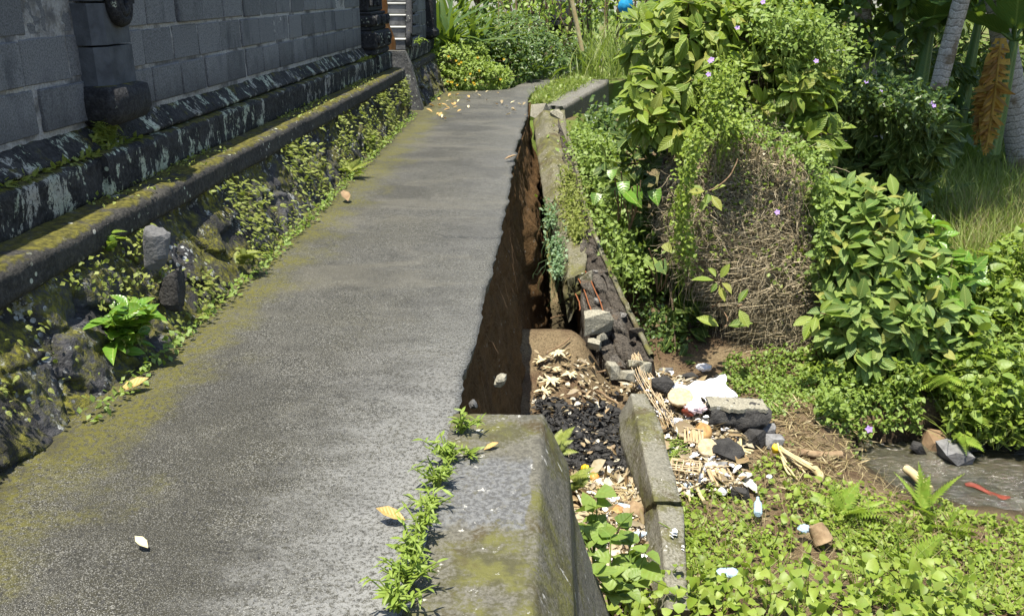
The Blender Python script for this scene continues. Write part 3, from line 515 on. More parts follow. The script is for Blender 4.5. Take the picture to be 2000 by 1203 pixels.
def pillar(parent, y0, y1, xf, hi=2.6, base_out=.05, ch=.03, carved=False):
    g = Geo()
    if not carved:
        z = 1.13
        for hh in (.2, .21, .2, .22):
            pr = np.array([(-2.45, y0), (xf-ch*1.6, y0), (xf, y0+ch*2.2), (xf, y1-ch), (xf-ch, y1), (-2.45, y1)])+rng.normal(size=(1, 2))*.003; pr2 = pr.copy()
            V = np.concatenate([np.c_[pr, np.full(6, z+.004)], np.c_[pr2, np.full(6, z+hh-.006)]]); g.add(V, [[i, (i+1) % 6, 6+(i+1) % 6, 6+i] for i in range(6)], None, random.random()); g.add(V[6:], [[0, 1, 2, 3, 4, 5]]); z += hh
        o = g.build('pillar', M['pillar'], parent, False)
        g = Geo(); ths = np.linspace(0, 1, 9); zs = np.array([.93, .95, 1.0, 1.07, 1.12, 1.135]); off = np.array([-.02, .03, .06, .06, .05, .0])
        rings = []
        for zv, of in zip(zs, off):
            c = (y0+y1)/2; hw = (y1-y0)/2+of*.8; pts = [(-2.45, c-hw), (xf+of-.03, c-hw), (xf+of, c-hw+.04), (xf+of, c+hw-.04), (xf+of-.03, c+hw), (-2.45, c+hw)]; pts = np.array(pts); d = []
            for a, b in zip(pts[:-1], pts[1:]): d += [a+(b-a)*k/6 for k in range(6)]
            d.append(pts[-1]); d = np.array(d); d += .008*np.stack([fbm(P3(d[:, 0]*30, d[:, 1]*30, zv*30), 3), fbm(P3(d[:, 0]*30, d[:, 1]*30, zv*30+9), 3)], -1); rings.append(np.c_[d, np.full(len(d), zv)])
        V = np.array(rings); g.add(V.reshape(-1, 3), grid_f(6, V.shape[1])); g.add(V[-1], [list(range(V.shape[1]))]); g.add(V[0], [list(range(V.shape[1]))[::-1]]); g.build('base', M['carved'], o)
        g = Geo()                                      # curled volute on the shaft
        th = np.linspace(0, 4.2*np.pi, 60); r = .10-.018*th/np.pi; yc, zc = (y0+y1)/2+.03, 1.53; pts = np.stack([np.full(60, xf+.02)+.02*np.linspace(0, 1, 60), yc+r*np.cos(th), zc+r*np.sin(th)*1.1], -1); tube(g, pts, np.linspace(.04, .03, 60), 8)
        box(g, xf-.04, xf+.025, y0+.01, y1-.01, 1.56, 1.8, .02); g.build('ornament', M['carved'], o)
        return o
    o = None; z = .84; g = Geo()
    def lay(z0, z1, out, bev, mi=0): box(g, -2.5, xf+out, y0-out*.7, y1+out*.7, z0, z1, bev)
    for z0, z1, out, bev in ((.835, .9, .03, .015), (.903, 1.12, .06, .03), (1.123, 1.17, .0, .01), (1.173, 1.30, .045, .03), (1.303, 1.34, .0, .01), (1.343, 2.05, -.03, .015)): lay(z0, z1, out, bev)
    o = g.build('pillar', M['carved'], parent, False); g = Geo()
    for i in range(7):                                  # relief carving: curls on the blocks
        yc = y0+(y1-y0)*(.12+.76*(i % 3)/2); zc = (1.01, 1.235, 1.55)[i//3] if i < 6 else 1.6; th = np.linspace(0, 3.4*np.pi, 34); r = .075-.017*th/np.pi; of = (.062, .047, -.028)[min(2, i//3)]
        tube(g, np.stack([np.full(34, xf+of+.004), yc+r*np.cos(th), zc+r*.85*np.sin(th)], -1), .016, 6)
    for k in range(3): box(g, xf-.03, xf+.0, y0+.06+.25*k, y0+.20+.25*k, 1.4, 1.78, .015)
    g.build('carving', M['carved'], o); return o
pillar(wall, 4.60, 4.96, -2.30); pillar(wall, 11.35, 12.3, -2.30, carved=True)
def stoneobj(name, c, size, seed, mat, parent=None, n=14, rough=.3, smooth=False):
    g = Geo(); rock(g, c, size, seed, n, rough); return g.build(name, M[mat], parent, smooth)
ps = atY(318, 492, 4.15); o = stoneobj('stone', (ps[0]-.03, ps[1], ps[2]), (.12, .15, .21), 5, 'grey_rock', wall); o['label'] = 'pale grey pointed stone set in the dark footing'
ps = atY(347, 570, 4.15); stoneobj('stone', (ps[0]-.02, ps[1], ps[2]), (.1, .13, .2), 9, 'dark_rock', wall)
# far part of the wall with its cement end and a little stair
fwall = empty('temple_wall', (-2.2, 14, 0), 'far low wall section with cement faced end beyond the carved pillar', 'wall')
foundation(fwall, 12.98, 16.2, [(12.9, -1.95), (16.2, -1.9)], -2.13, .5, 'footing', 3.3, 2)
strip(fwall, 'ledge', [(-2.6, .47), (-2.15, .49), (-2.12, .5), (-2.13, .575), (-2.16, .59), (-2.6, .6)], 13.0, 16.2, M['ledge'], .012, .006); strip(fwall, 'plinth', [(-2.6, .6), (-2.22, .605), (-2.2, .79), (-2.25, .81), (-2.6, .82)], 13.4, 16.2, M['plinth'], .006, .006)
g = Geo(); prof = [(-2.42, -.05), (-1.93, -.05), (-2.09, .62), (-2.17, .80), (-2.6, .80)]; nd = []
for a, b in zip(prof, prof[1:]+prof[:1]): nd += [(a[0]+(b[0]-a[0])*k/8, a[1]+(b[1]-a[1])*k/8) for k in range(8)]
nd = np.array(nd); Vf = np.c_[nd[:, 0], np.full(len(nd), 12.86), nd[:, 1]]; Vb = Vf.copy(); Vb[:, 1] = 13.02; Vf[:, 1] += .01*fbm(Vf*5, 3); n_ = len(nd)
g.add(np.concatenate([Vf, Vb]), [[i, (i+1) % n_, n_+(i+1) % n_, n_+i] for i in range(n_)]); g.add(Vf, [list(range(n_))]); g.build('end_face', M['cement'], fwall, False)
g = Geo(); 
for row in range(5):
    y = 14.6-(.2 if row % 2 else 0)
    while y < 16.1:
        box(g, -2.5, -2.27+random.gauss(0, .003), max(y, 14.6), min(y+.395, 16.15), .84+row*.22, .84+row*.22+.203, .006, 0, random.random()); y += .415
box(g, -2.5, -2.277, 14.59, 16.16, .83, 1.95, .004, 1); g.build('blockwork', [M['block'], M['mortar']], fwall, False)
g = Geo(); box(g, -2.45, -2.14, 15.75, 16.15, .82, 2.1, .03); box(g, -2.45, -2.10, 15.7, 16.2, .82, .99, .05); o = g.build('pillar', M['carved'], fwall, False)
stair = empty('stone_stair', (-2.4, 13, .8), 'small grey stone stair with pale worn treads between the two carved pillars', 'stair')
for k in range(7):
    g = Geo(); y = 13.03+.17*k; z = .80+.155*k; box(g, -2.62, -2.17-.02*k, y, y+1.6-.17*k, z+.001, z+.128, .012); o = g.build('step', M['riser'], stair, False); g = Geo()
    box(g, -2.625, -2.165-.02*k, y-.015, y+.19, z+.130, z+.154, .01); g.build('tread', M['lichen_tread'], o, False)
g = Geo()                                                # carved curls down the outer side of the stair
for k in range(4):
    yc, zc = 13.1+.2*k, .93+.2*k; th = np.linspace(0, 3*np.pi, 36); r = .10-.022*th/np.pi; tube(g, np.stack([np.full(36, -2.13-.02*k), yc+r*np.cos(th), zc+r*np.sin(th)*1.1], -1), .035, 7)
tube(g, [(-2.13, 13.1, 1.0), (-2.15, 13.3, 1.2), (-2.18, 13.5, 1.45), (-2.2, 13.7, 1.7), (-2.2, 13.8, 2.0)], .05, 7); g.build('carved_wing', M['carved'], stair)
g = Geo(); a0, a1 = atY(765, 98, 12.7), atY(742, -12, 12.55); k = np.linspace(0, 1, 14)[:, None]; p = np.array(a0)+(np.array(a1)-a0)*k+np.c_[.02*np.sin(k*9), 0*k, 0*k]; V = np.stack([p+np.array([dx, dy, 0]) for dx, dy in ((-.05, 0), (-.02, -.02), (.03, -.015), (.055, .01), (.0, .02))], 1); g.add(V.reshape(-1, 3), grid_f(14, 5, True))
tag(g.build('dry_palm_sheath', M['orange_palm']), 'peeling rust brown dry palm sheath leaning beside the carved pillar', 'dry frond')

# ------------------------------------------------------------------ parapet pieces on the right of the path
def loft(secs, mat, name, parent=None, n1=.012, f1=4, n2=.006, f2=22, sub=.03, ends=True, endrough=.0, smooth=True):
    """sections (list of closed point loops with equal count), resampled fine, roughened, capped"""
    secs = np.array(secs, float); k = secs.shape[1]; per = np.concatenate([secs, secs[:, :1]], 1); L = np.linalg.norm(np.diff(per, axis=1), axis=2).mean(0); out = []
    for e in range(k):
        m = max(1, int(L[e]/sub)); out += [per[:, e]+(per[:, e+1]-per[:, e])*i/m for i in range(m)]
    A = np.stack(out, 1); d = np.concatenate([[0], np.cumsum(np.linalg.norm(np.diff(secs.mean(1), axis=0), axis=1))]); s = np.linspace(0, d[-1], max(2, int(d[-1]/sub)))
    B = np.stack([np.stack([np.interp(s, d, A[:, j, c]) for c in range(3)], -1) for j in range(A.shape[1])], 1)
    c = B.mean(1, keepdims=True); nn = nrm(B-c); B = B+nn*(n1*fbm(B*f1, 4)+n2*fbm(B*f2, 4))[..., None]
    if endrough:
        dirv = nrm(B[-1].mean(0)-B[-2].mean(0))
        for q in range(3):
            B[-1-q] += dirv*(endrough*(1-q/3)*fbm(B[-1]*9+4, 4))[:, None]; B[q] -= dirv*(endrough*(1-q/3)*fbm(B[0]*9+7, 4))[:, None]
    g = Geo(); g.add(B.reshape(-1, 3), grid_f(len(s), B.shape[1], True))
    if ends:
        for ring, flip in ((B[0], 1), (B[-1], 0)):
            cc = ring.mean(0); rr = [ring]
            for f in (.66, .33): r_ = cc+(ring-cc)*f; r_ = r_+rng.normal(size=r_.shape)*endrough*.25; rr.append(r_)
            V = np.concatenate(rr+[cc[None]]); m = len(ring); F = grid_f(3, m, True); tri = [[2*m+i, 2*m+(i+1) % m, 3*m] for i in range(m)]
            g.add(V, F if not flip else F[:, ::-1]); n0 = g.n-len(V); g.V.append(np.zeros((0, 3))); g.U.append(np.zeros((0, 2))); g.A.append(np.zeros(0)); g.F.append(np.array(tri)+n0); g.M.append(np.zeros(len(tri)))
    return g.build(name, M[mat] if isinstance(mat, str) else mat, parent, smooth)
far_end = [(-.05, 3.24, .0), (.054, 3.24, -.2), (.085, 3.24, -.42), (.16, 3.24, -.66), (.25, 3.24, -.93), (.42, 3.24, -1.9)]
secs = []
for y in (1.0, 1.6, 2.2, 2.465, 2.49, 2.6, 2.9, 3.1, 3.245):
    sec = [(-.405, y, .014-(.016 if y < 2.48 else 0)), (-.055, y, .022-(.016 if y < 2.48 else 0)), (-.042, y, .008-(.016 if y < 2.48 else 0))]+[(x+.004*(3.24-y)*3, y, z) for x, _, z in far_end[1:]]+[(-.3, y, -1.9), (-.405, y, -.3)]
    secs.append(sec)
tag(loft(secs, 'parapet', 'parapet_block', None, .004, 5, .004, 26, .02, True, .012), 'mossy concrete parapet block with grey patch at the near path edge', 'parapet')
# fallen beam beside the burnt rubbish: two pieces of one parapet
def beamsec(lb, l, rdg, r, rb): return [lb, l, rdg, r, rb]
b = []
for (lp, rp, rr, zr, yb) in (((1207, 800), (1233, 768), (1262, 770), -1.42, 0), ((1214, 850), (1247, 830), (1290, 828), -1.42, 0), ((1240, 925), (1262, 905), (1310, 905), -1.43, 0), ((1262, 980), (1279, 979), (1331, 980), -1.44, 0)):
    rd = atZ(*rp, zr); rg = atZ(*rr, zr-.03); lf = atZ(lp[0], lp[1]+14, -1.66); b.append([(lf[0]+.03, lf[1], -1.95), lf, rd, rg, (rg[0]+.05, rg[1], -1.95)])
beam = empty('fallen_beam', (.7, 6, -1.7), 'long fallen concrete parapet beam lying between burnt rubbish and trash heap', 'beam')
loft(b, 'beam', 'beam', beam, .014, 5, .006, 24, .022, True, .03)
b = []
for (lp, rp, rr, zr) in (((1258, 992), (1284, 985), (1334, 990), -1.47), ((1264, 1060), (1295, 1060), (1337, 1060), -1.5), ((1270, 1120), (1299, 1128), (1341, 1130), -1.53), ((1275, 1180), (1304, 1190), (1345, 1190), -1.57)):
    rd = atZ(*rp, zr); rg = atZ(*rr, zr-.03); lf = atZ(lp[0], lp[1]+14, -1.70); b.append([(lf[0]+.03, lf[1], -2), lf, rd, rg, (rg[0]+.05, rg[1], -2)])
o = loft(b, 'beam', 'broken_end', beam, .014, 5, .006, 24, .022, True, .03)
g = Geo(); c = atZ(1318, 1050, -1.475)
u, v = np.meshgrid(np.linspace(-.045, .045, 36), np.linspace(-.2, .2, 120), indexing='ij'); V = np.stack([c[0]+.005+u, c[1]+v, -1.474+.047*(v-.05)/.4*1.0-.012*(u/.045)+.003*fbm(P3(u*90, v*60, 2), 3)], -1).reshape(-1, 3); F = grid_f(36, 120)[:, ::-1]; m = fbm(np.c_[V[:, 0]*34, V[:, 1]*22, V[:, 0]*0+4], 4)-1.6*(np.abs(v)/.2).ravel()**2+.12*1; F = F[(m[F] > .12).all(1)]; g.add(V, F); g.add(V-np.r_[0, 0, .02], F[:, ::-1])
g.build('white_plaster', M['white_paint'], beam, False)
# leaning stub of the parapet still tied to the far wall
lean = empty('leaning_wall', (.3, 9.5, -1), 'mossy concrete parapet and rubble wall leaning away from the path', 'wall')
st = [(12.55, (1040, 228), (1060, 216), (1103, 216)), (12.2, (1046, 262), (1066, 250), (1107, 262)), (11.4, (1052, 312), (1078, 300), (1118, 315)), (10.4, (1064, 392), (1086, 382), (1130, 385)), (9.4, (1086, 470), (1104, 455), (1143, 455)), (8.75, (1096, 525), (1112, 505), (1146, 505)), (8.45, (1099, 556), (1108, 545), (1141, 535))]
b = []
for y, l, r_, q in st:
    l, r_, q = atY(*l, y), atY(*r_, y), atY(*q, y); h = np.array([.02, 0, -.20]); b.append([l+h*1.3+np.array([.04, 0, -.12]), l+np.array([0, 0, -.06]), r_, q, q+h])
loft(b, 'stub', 'beam', lean, .016, 3.5, .008, 20, .025, True, .06)
A, B = [], []
for y, a, q in ((12.4, (1092, 235), (1106, 262)), (11.6, (1100, 300), (1116, 300)), (10.2, (1120, 400), (1139, 400)), (9.4, (1132, 460), (1157, 455)), (8.9, (1136, 500), (1172, 495)), (8.5, (1134, 545), (1193, 545)), (8.1, (1140, 610), (1222, 605)), (7.75, (1160, 680), (1252, 665)), (7.5, (1190, 730), (1272, 705))):
    A.append(atY(*a, y)); B.append(atY(*q, y))
A, B = np.array(A), np.array(B); s = np.linspace(0, len(A)-1, 190); ia = np.stack([np.interp(s, range(len(A)), A[:, c]) for c in range(3)], -1); ib = np.stack([np.interp(s, range(len(A)), B[:, c]) for c in range(3)], -1)
nt = 30; tt = np.linspace(0, 1, nt)[None, :, None]; V = ia[:, None]*(1-tt)+ib[:, None]*tt
wob = np.stack([V[..., 1]*4.2+.4*fbm(V*4, 3), V[..., 2]*4+V[..., 0]*7+.4*fbm(V*4+7, 3)], -1); d1, d2, rid, cx, cy = worley(wob); dsp = .10*ss(0, .2, d2-d1)*(rid-.15)+.08*fbm(V*5, 5)+.03*fbm(V*24, 3); dsp = dsp*ss(0, .1, tt[..., 0])*ss(1, .93, tt[..., 0])
V = V+dsp[..., None]*np.array([-.45, -.6, .65]); lo1 = V[:, :1].copy(); lo1[..., 2] = np.minimum(lo1[..., 2]-.05, -1.9); lo2 = V[:, -1:].copy()+np.array([.02, .0, 0]); lo2b = lo2.copy(); lo2b[..., 2] = -1.95; lo2b[..., 0] += .1
in_ = V[:, :1]*1.0; steps = [lo1*(1-f)+in_*f for f in (0, .2, .4, .6, .8)]; steps = [q_+np.r_[-.05, -.02, 0]*fbm(q_*6, 4)[..., None] for q_ in steps]
sheet = np.concatenate(steps+[V, lo2, lo2b], 1); g = Geo().add(sheet.reshape(-1, 3), grid_f(190, nt+7)[:, ::-1], None, np.concatenate([rid[:, :1]]*5+[rid, rid[:, -1:], rid[:, -1:]], 1).ravel()*.8)
e = sheet[-1]; g.add(e, [list(range(len(e)))]); g.build('rubble_core', M['rubble'], lean)
g = Geo(); P_ = ib+np.array([.012, -.01, .02]); pts = P_[::5]; pts = pts+rng.normal(size=pts.shape)*.004; cs = [(-.022, -.01, 0), (-.012, 0, .02), (.018, .01, .02), (.03, .02, -.05)]
Vv = np.stack([pts+np.array(c_) for c_ in cs], 1); g.add(Vv.reshape(-1, 3), grid_f(len(pts), 4, True)); g.build('outer_plaster_edge', M['stub'], lean)
g = Geo()
for k in range(18):
    i = rng.integers(70, 188); j = rng.random(); q = ia[i]*(1-j)+ib[i]*j+np.array([-.01, -.03, .02]); hull(g, q, rng.uniform(.06, .15)*np.array([1, 1, .8]), 200+k, att=rng.choice([.1, .4, .6, .97], p=[.2, .35, .3, .15]))
g.build('rubble_stones', M['rubble'], lean, False)
rb = []
def bar(g, a, b_, r=.006, sag=.02, n=9):
    a, b_ = np.array(a), np.array(b_); k = np.linspace(0, 1, n)[:, None]; tube(g, a+(b_-a)*k+np.sin(k*np.pi)*np.array([sag, 0, -sag*.5])+np.cumsum(rng.normal(size=(n, 3))*.003, 0), r, 6)
for a, q, ya, yb in (((1120, 528), (1157, 612), 8.6, 7.95), ((1141, 525), (1178, 612), 8.6, 7.95), ((1121, 570), (1133, 608), 8.5, 8.0), ((1120, 535), (1160, 565), 8.6, 8.45)):
    g = Geo(); bar(g, atY(*a, ya), atY(*q, yb), .0065); g.build('reinforcing_bar', M['rust'], lean)
chunk_c = atY(1170, 636, 7.72)
g = Geo(); hull(g, chunk_c, (.30, .3, .26), 74); tag(g.build('concrete_chunk', M['chunk'], None, False), 'biggest broken concrete chunk hanging from rusty bars below the leaning wall', 'chunk')
g = Geo(); hull(g, atY(1147, 545, 8.45), (.14, .1, .22), 72); tag(g.build('concrete_chunk', M['chunk'], None, False), 'white broken concrete chunk right under the snapped parapet end', 'chunk')
for px, py, y, sz, lab in ((1160, 672, 7.5, .13, 'small pale concrete chunk just below the biggest hanging chunk'), (1203, 722, 7.1, .17, 'white concrete chunk at the head of the trash heap'), (1243, 712, 7.15, .14, 'pale grey chunk at the foot of the plaster edge'), (1176, 660, 7.6, .1, 'little grey chunk wedged beside the lowest hanging chunk'), (1225, 735, 7.0, .12, 'flat light chunk beside the dry orange frond'), (1058, 216, 12.75, .26, 'jagged grey chunk on the broken corner of the far parapet'), (1091, 226, 12.5, .2, 'pale chunk tipping off the far parapet corner'), (1262, 722, 7.1, .15, 'grey rounded chunk right of the plaster edge foot')):
    g = Geo(); hull(g, atY(px, py, y), sz*np.array([1.2, 1, .85]), int(px*7+py)); tag(g.build('concrete_chunk', M['chunk'], None, False), lab, 'chunk')
# far parapet
cl = [(13.25, 1062, 1100, 212), (13.9, 1078, 1118, 198), (14.8, 1100, 1140, 184), (15.8, 1120, 1162, 170), (16.8, 1143, 1182, 158), (17.4, 1158, 1188, 155)]
b = []
for y, l, r_, py in cl:
    p1 = atZ(l, py-2, .02); p2 = atZ(r_, py, .02); b.append([(p1[0], y, -.9), (p1[0], y, .02), (p2[0], y, .02), (p2[0]+.01, y, -.03), (p2[0]+.05, y, -.9)])
tag(loft(b, 'far_parapet', 'far_parapet', None, .01, 4, .008, 22, .03, True, .16), 'grey concrete parapet curving right beyond the collapse', 'parapet')

# ------------------------------------------------------------------ rubbish
def flat_leaf(name, c, ang, size, mat, label, cat='fallen leaf', group=None, T=None, tilt=.2, up=.012):
    g = Geo(); d = np.array([[math.cos(ang), math.sin(ang), tilt]]); scatter(g, T or T_FLAKE, np.array([c])+np.array([[0, 0, up]]), d, nrm(np.array([[.15*random.uniform(-1, 1), -.15, 1]])), size, 0, 1.1, .3)
    return tag(g.build(name, M[mat]), label, cat, group)
def onpath(px, py): return atZ(px, py, .006)
for px, py, a, s_, m, lab in ((232, 770, .5, .13, 'leaf_tan', 'orange brown fallen leaf on the path near the mossy wall foot'), (290, 1076, 2.6, .06, 'leaf_cream', 'cream torn leaf lying alone on the near left path'), (792, 1022, 3.0, .10, 'leaf_tan', 'tan curled leaf beside the weeds in the joint'), (680, 396, 2.0, .16, 'wood', 'dark brown twisted dry leaf on the middle of the path'), (985, 314, .1, .13, 'wood', 'brown curled leaf close to the broken path edge'), (945, 884, .4, .06, 'leaf_tan', 'small orange leaf on top of the parapet block')):
    flat_leaf('fallen_leaf', onpath(px, py), a, s_, m, lab)
for i in range(26):
    px = rng.uniform(850, 1030); py = rng.uniform(182, 235) if i < 34 else rng.uniform(240, 330)
    flat_leaf('fallen_leaf', onpath(px, py)+np.r_[0, 0, .0], rng.uniform(0, 6.3), rng.uniform(.035, .10), random.choice(['leaf_tan', 'leaf_cream', 'litter']), 'small pale leaf fallen on the far end of the path', group='leaves on the far path')
for i in range(16):
    q = onpath(rng.uniform(845, 900), 0) if False else atZ(rng.uniform(840, 905), rng.uniform(185, 232), .01); flat_leaf('fallen_leaf', q, rng.uniform(0, 6.3), rng.uniform(.06, .12), 'leaf_tan', 'tan leaf in the drift at the far wall foot', group='leaves drifted at the far wall foot')
def gz(px, py, z0=-1.75):
    q = atZ(px, py, z0)
    for _ in range(30): q = atZ(px, py, .6*q[2]+.4*float(zg(q[0], q[1])))
    return q
def region(poly, n):                                    # random points of a photo region, on the ground
    poly = np.array(poly, float); lo, hi = poly.min(0), poly.max(0); out = []
    while len(out) < n:
        p = rng.uniform(lo, hi, (n*2, 2)); ins = np.zeros(len(p), bool); j = len(poly)-1
        for i in range(len(poly)):
            xi, yi = poly[i]; xj, yj = poly[j]; c_ = ((yi > p[:, 1]) != (yj > p[:, 1])) & (p[:, 0] < (xj-xi)*(p[:, 1]-yi)/(yj-yi+1e-9)+xi); ins ^= c_; j = i
        out += list(p[ins])
    out = np.array(out[:n]); q = np.array([atZ(a, b_, -1.72) for a, b_ in out])
    for _ in range(26):
        zt = .5*q[:, 2]+.5*zg(q[:, 0], q[:, 1]); d = q-EY; q = EY+d*((zt-EYE)/d[:, 2])[:, None]
    return q
def litter(g, q, smin, smax, T=T_FLAKE, h=.05, flat=.5, wid=1.0):
    n = len(q); D = rnd(n); D[:, 2] *= flat*.5; N = nrm(np.array([0, 0, 1.])+rnd(n, flat)); q = q+np.c_[np.zeros((n, 2)), rng.random(n)*h]
    scatter(g, T, q, D, N, rng.uniform(smin, smax, n), 0, wid*rng.uniform(.6, 1.4, n), .6)
channel = [(1120, 930), (1235, 930), (1262, 1060), (1275, 1160), (1180, 1175), (1140, 1080)]
heap = [(1200, 710), (1290, 735), (1400, 770), (1440, 850), (1450, 960), (1330, 975), (1300, 900), (1270, 790), (1225, 760)]
upper = [(1045, 690), (1110, 690), (1200, 740), (1240, 770), (1190, 800), (1050, 790)]
fore = [(1180, 1120), (1290, 1130), (1330, 1203), (1200, 1203)]
g = Geo(); litter(g, region(channel, 1500), .02, .09, flat=.35); litter(g, region(heap, 2600), .02, .085, h=.07, flat=.35); litter(g, region(upper, 230), .02, .08, flat=.3); litter(g, region(channel, 220), .1, .2, T_STRIP, .06); litter(g, region(heap, 420), .07, .2, T_STRIP, .08); litter(g, region(fore, 150), .04, .1)
litter(g, region(channel, 130), .1, .2, T_OVAL2, .05, .3); litter(g, region(heap, 170), .1, .2, T_OVAL2, .08, .35); litter(g, region(upper, 24), .06, .12, T_OVAL2, .05)
tag(g.build('leaf_litter', M['litter']), 'pale dry leaf litter and palm scraps strewn round the fallen beam', 'litter', kind='stuff')
g = Geo(); litter(g, region(heap, 260), .03, .09, h=.10, flat=.4); litter(g, region(channel, 90), .03, .08, h=.07, flat=.4); tag(g.build('white_scraps', M['cloth']), 'small scraps of white plastic and paper trodden into the rubbish', 'scraps', kind='stuff')
g = Geo(); ashp = [(1050, 785), (1200, 795), (1215, 840), (1245, 930), (1120, 930), (1085, 850)]; q = region(ashp, 620)
q[:, :2] += rng.normal(size=(620, 2))*.06
for k in range(560): rock(g, q[k]+np.r_[0, 0, .0+.025*rng.random()], (.014+.075*rng.random()**3)*np.array([1.6, 1, .7]), 900+k, 5, .3, att=rng.random())
litter(g, np.concatenate([q, q]), .03, .10, T_STRIP, .05); litter(g, q, .02, .07, T_FLAKE, .05); tag(g.build('charcoal_ash', M['ash'], None, False), 'black charred remains of burnt rubbish behind the near parapet', 'ash', kind='stuff')
g = Geo(); litter(g, region(ashp, 150), .015, .07, h=.08); tag(g.build('scraps_on_ash', M['litter']), 'small pale scraps scattered over the charcoal', 'litter', kind='stuff')
def sticks(name, pairs, r, mat, label, cat='stick', group=None):
    g = Geo()
    for a, q in pairs: bar(g, a, q, r, rng.uniform(-.03, .03))
    return tag(g.build(name, M[mat]), label, cat, group)
up_ = np.r_[0, 0, .05]
sticks('dry_stick', [(gz(1165, 748)+up_*2, gz(1265, 738)+up_*2)], .008, 'twig', 'long thin dark stick across the head of the beam', 'stick')
sticks('dry_stick', [(gz(1052, 652)+up_*2, gz(1105, 625)+up_)], .008, 'twig', 'pale thin stick on the bare soil under the path edge')
sticks('dry_stick', [(gz(1065, 700)+up_, gz(1112, 668)+up_)], .007, 'twig', 'brown thin stick on the soil beside the leaning wall')
sticks('dry_stick', [(gz(1160, 770)+up_, gz(1205, 800)+up_)], .012, 'wood', 'short thick stick beside the head of the fallen beam')
sticks('bamboo_stick', [(gz(1360, 950)+up_, gz(1376, 992)+up_)], .014, 'bamboo', 'short split bamboo stick leaning in front of the trash heap')
sticks('bamboo_stick', [(gz(1325, 950)+up_, gz(1345, 985)+up_*.5)], .010, 'bamboo', 'thin bamboo stick under the woven basket cage')
sticks('bamboo_stick', [(gz(1378, 880)+up_*2, gz(1465, 905)+up_*2)], .010, 'bamboo', 'long bamboo stick pointing right from the trash heap')
sticks('bamboo_cross', [(gz(1440, 880)+up_*1.5, gz(1458, 915)+up_), (gz(1428, 900)+up_*1.5, gz(1470, 898)+up_), (gz(1445, 872)+up_*2, gz(1432, 925)+up_)], .012, 'bamboo', 'broken cross of bamboo slats at right edge of the trash heap', 'bamboo slats')
sticks('dry_stalks', [(gz(1515, 895)+up_*2+rnd(1, .02)[0], gz(1540+k*9, 925+rng.uniform(-8, 25))+up_*.6) for k in range(9)], .008, 'bamboo', 'fan of pale dry stalks tied at a yellow knot', 'stalks')
g = Geo(); rock(g, gz(1513, 898)+up_*2, (.09, .07, .07), 44, 10, .3); tag(g.build('yellow_wrapper', M['yellow']), 'yellow crumpled wrapper on the tip of the dry stalks', 'wrapper')
sticks('bamboo_tube', [(gz(1590, 925)+up_*.8, gz(1600, 948)+up_*.8)], .03, 'bamboo', 'short yellow bamboo tube lying among the vines', 'bamboo')
g = Geo()                                               # dried frond bundle over the beam head
for k in range(18):
    a = gz(1238+rng.uniform(-8, 8), 760+rng.uniform(-6, 6))+np.r_[0, 0, .33]; q = gz(1290+rng.uniform(-6, 30), 850+rng.uniform(-30, 25))+np.r_[0, 0, .16]; bar(g, a, q, .0032, rng.uniform(-.09, .09))
tag(g.build('dry_palm_strips', M['weave']), 'bundle of brown dry palm strips draped along the fallen beam', 'palm strips')
g = Geo(); c = gz(1240, 722)+np.r_[0, 0, .26]
for k in range(9): a = rng.uniform(0, 6.28); q = c+np.array([math.cos(a)*.2, math.sin(a)*.12-.1, -.22*rng.random()-.08]); bar(g, c, q, .013, .0)
tag(g.build('dry_frond', M['orange_palm']), 'orange brown dry frond splayed at the head of the heap', 'dry frond')
# white sack: crumpled sheet
def sheet_obj(name, corners, zoff, mat, label, cat, n=46, amp=.035, seed=1, edge=.12, hole=None):
    c = [gz(*p)+np.r_[0, 0, z_] for p, z_ in zip(corners, zoff)]; u, v = np.meshgrid(np.linspace(0, 1, n), np.linspace(0, 1, n), indexing='ij'); u2 = u+edge*.5*fbm(P3(v*3, u*0, seed), 3)*(1-2*abs(u-.5))*0+edge*(u-.5)*fbm(P3(v*4, 3, seed), 3); v2 = v+edge*(v-.5)*fbm(P3(u*4, 5, seed), 3)
    V = (c[0]*((1-u2)*(1-v2))[..., None]+c[1]*(u2*(1-v2))[..., None]+c[2]*(u2*v2)[..., None]+c[3]*((1-u2)*v2)[..., None]); fold = np.abs(fbm(P3(u*3.2+v*1.1, v*2.1, seed), 3)); V[..., 2] += amp*2.2*(.6-fold)+amp*.35*fbm(P3(u*11, v*11, seed), 3)
    g = Geo(); F = grid_f(n, n)[:, ::-1]
    if hole is not None:
        cc = np.stack([u, v], -1).reshape(-1, 2)[F].mean(1); F = F[~hole(cc)]
    g.add(V.reshape(-1, 3), F); g.add(V.reshape(-1, 3)-np.r_[0, 0, .004], F[:, ::-1]); return tag(g.build(name, M[mat]), label, cat)
sheet_obj('white_sack', [(1300, 788), (1420, 788), (1440, 850), (1335, 835)], [.14, .24, .14, .14], 'cloth', 'white plastic sack crumpled over the trash heap and the black block', 'sack', 54, .026, 3, .35, lambda c: (np.abs(c[:, 0]-.50) < .13) & (c[:, 1] > .62+.1*np.sin(c[:, 0]*40)))
def bag(name, p, size, mat, label, seed):
    g = Geo(); n = 22; th = np.linspace(0, np.pi, n); ph = np.arange(2*n)/(2*n)*2*np.pi; d = np.stack([np.sin(th)[:, None]*np.cos(ph), np.sin(th)[:, None]*np.sin(ph), np.cos(th)[:, None]+0*ph], -1)
    rad = .8+.5*np.abs(fbm(d*2.2+seed, 4))-.4*np.abs(fbm(d*5+seed, 4)); d = d*[1, 1, .75]; g.add((d*rad[..., None]*np.array(size)/2+p).reshape(-1, 3), grid_f(n, 2*n, True)); return tag(g.build(name, M[mat]), label, 'plastic bag')
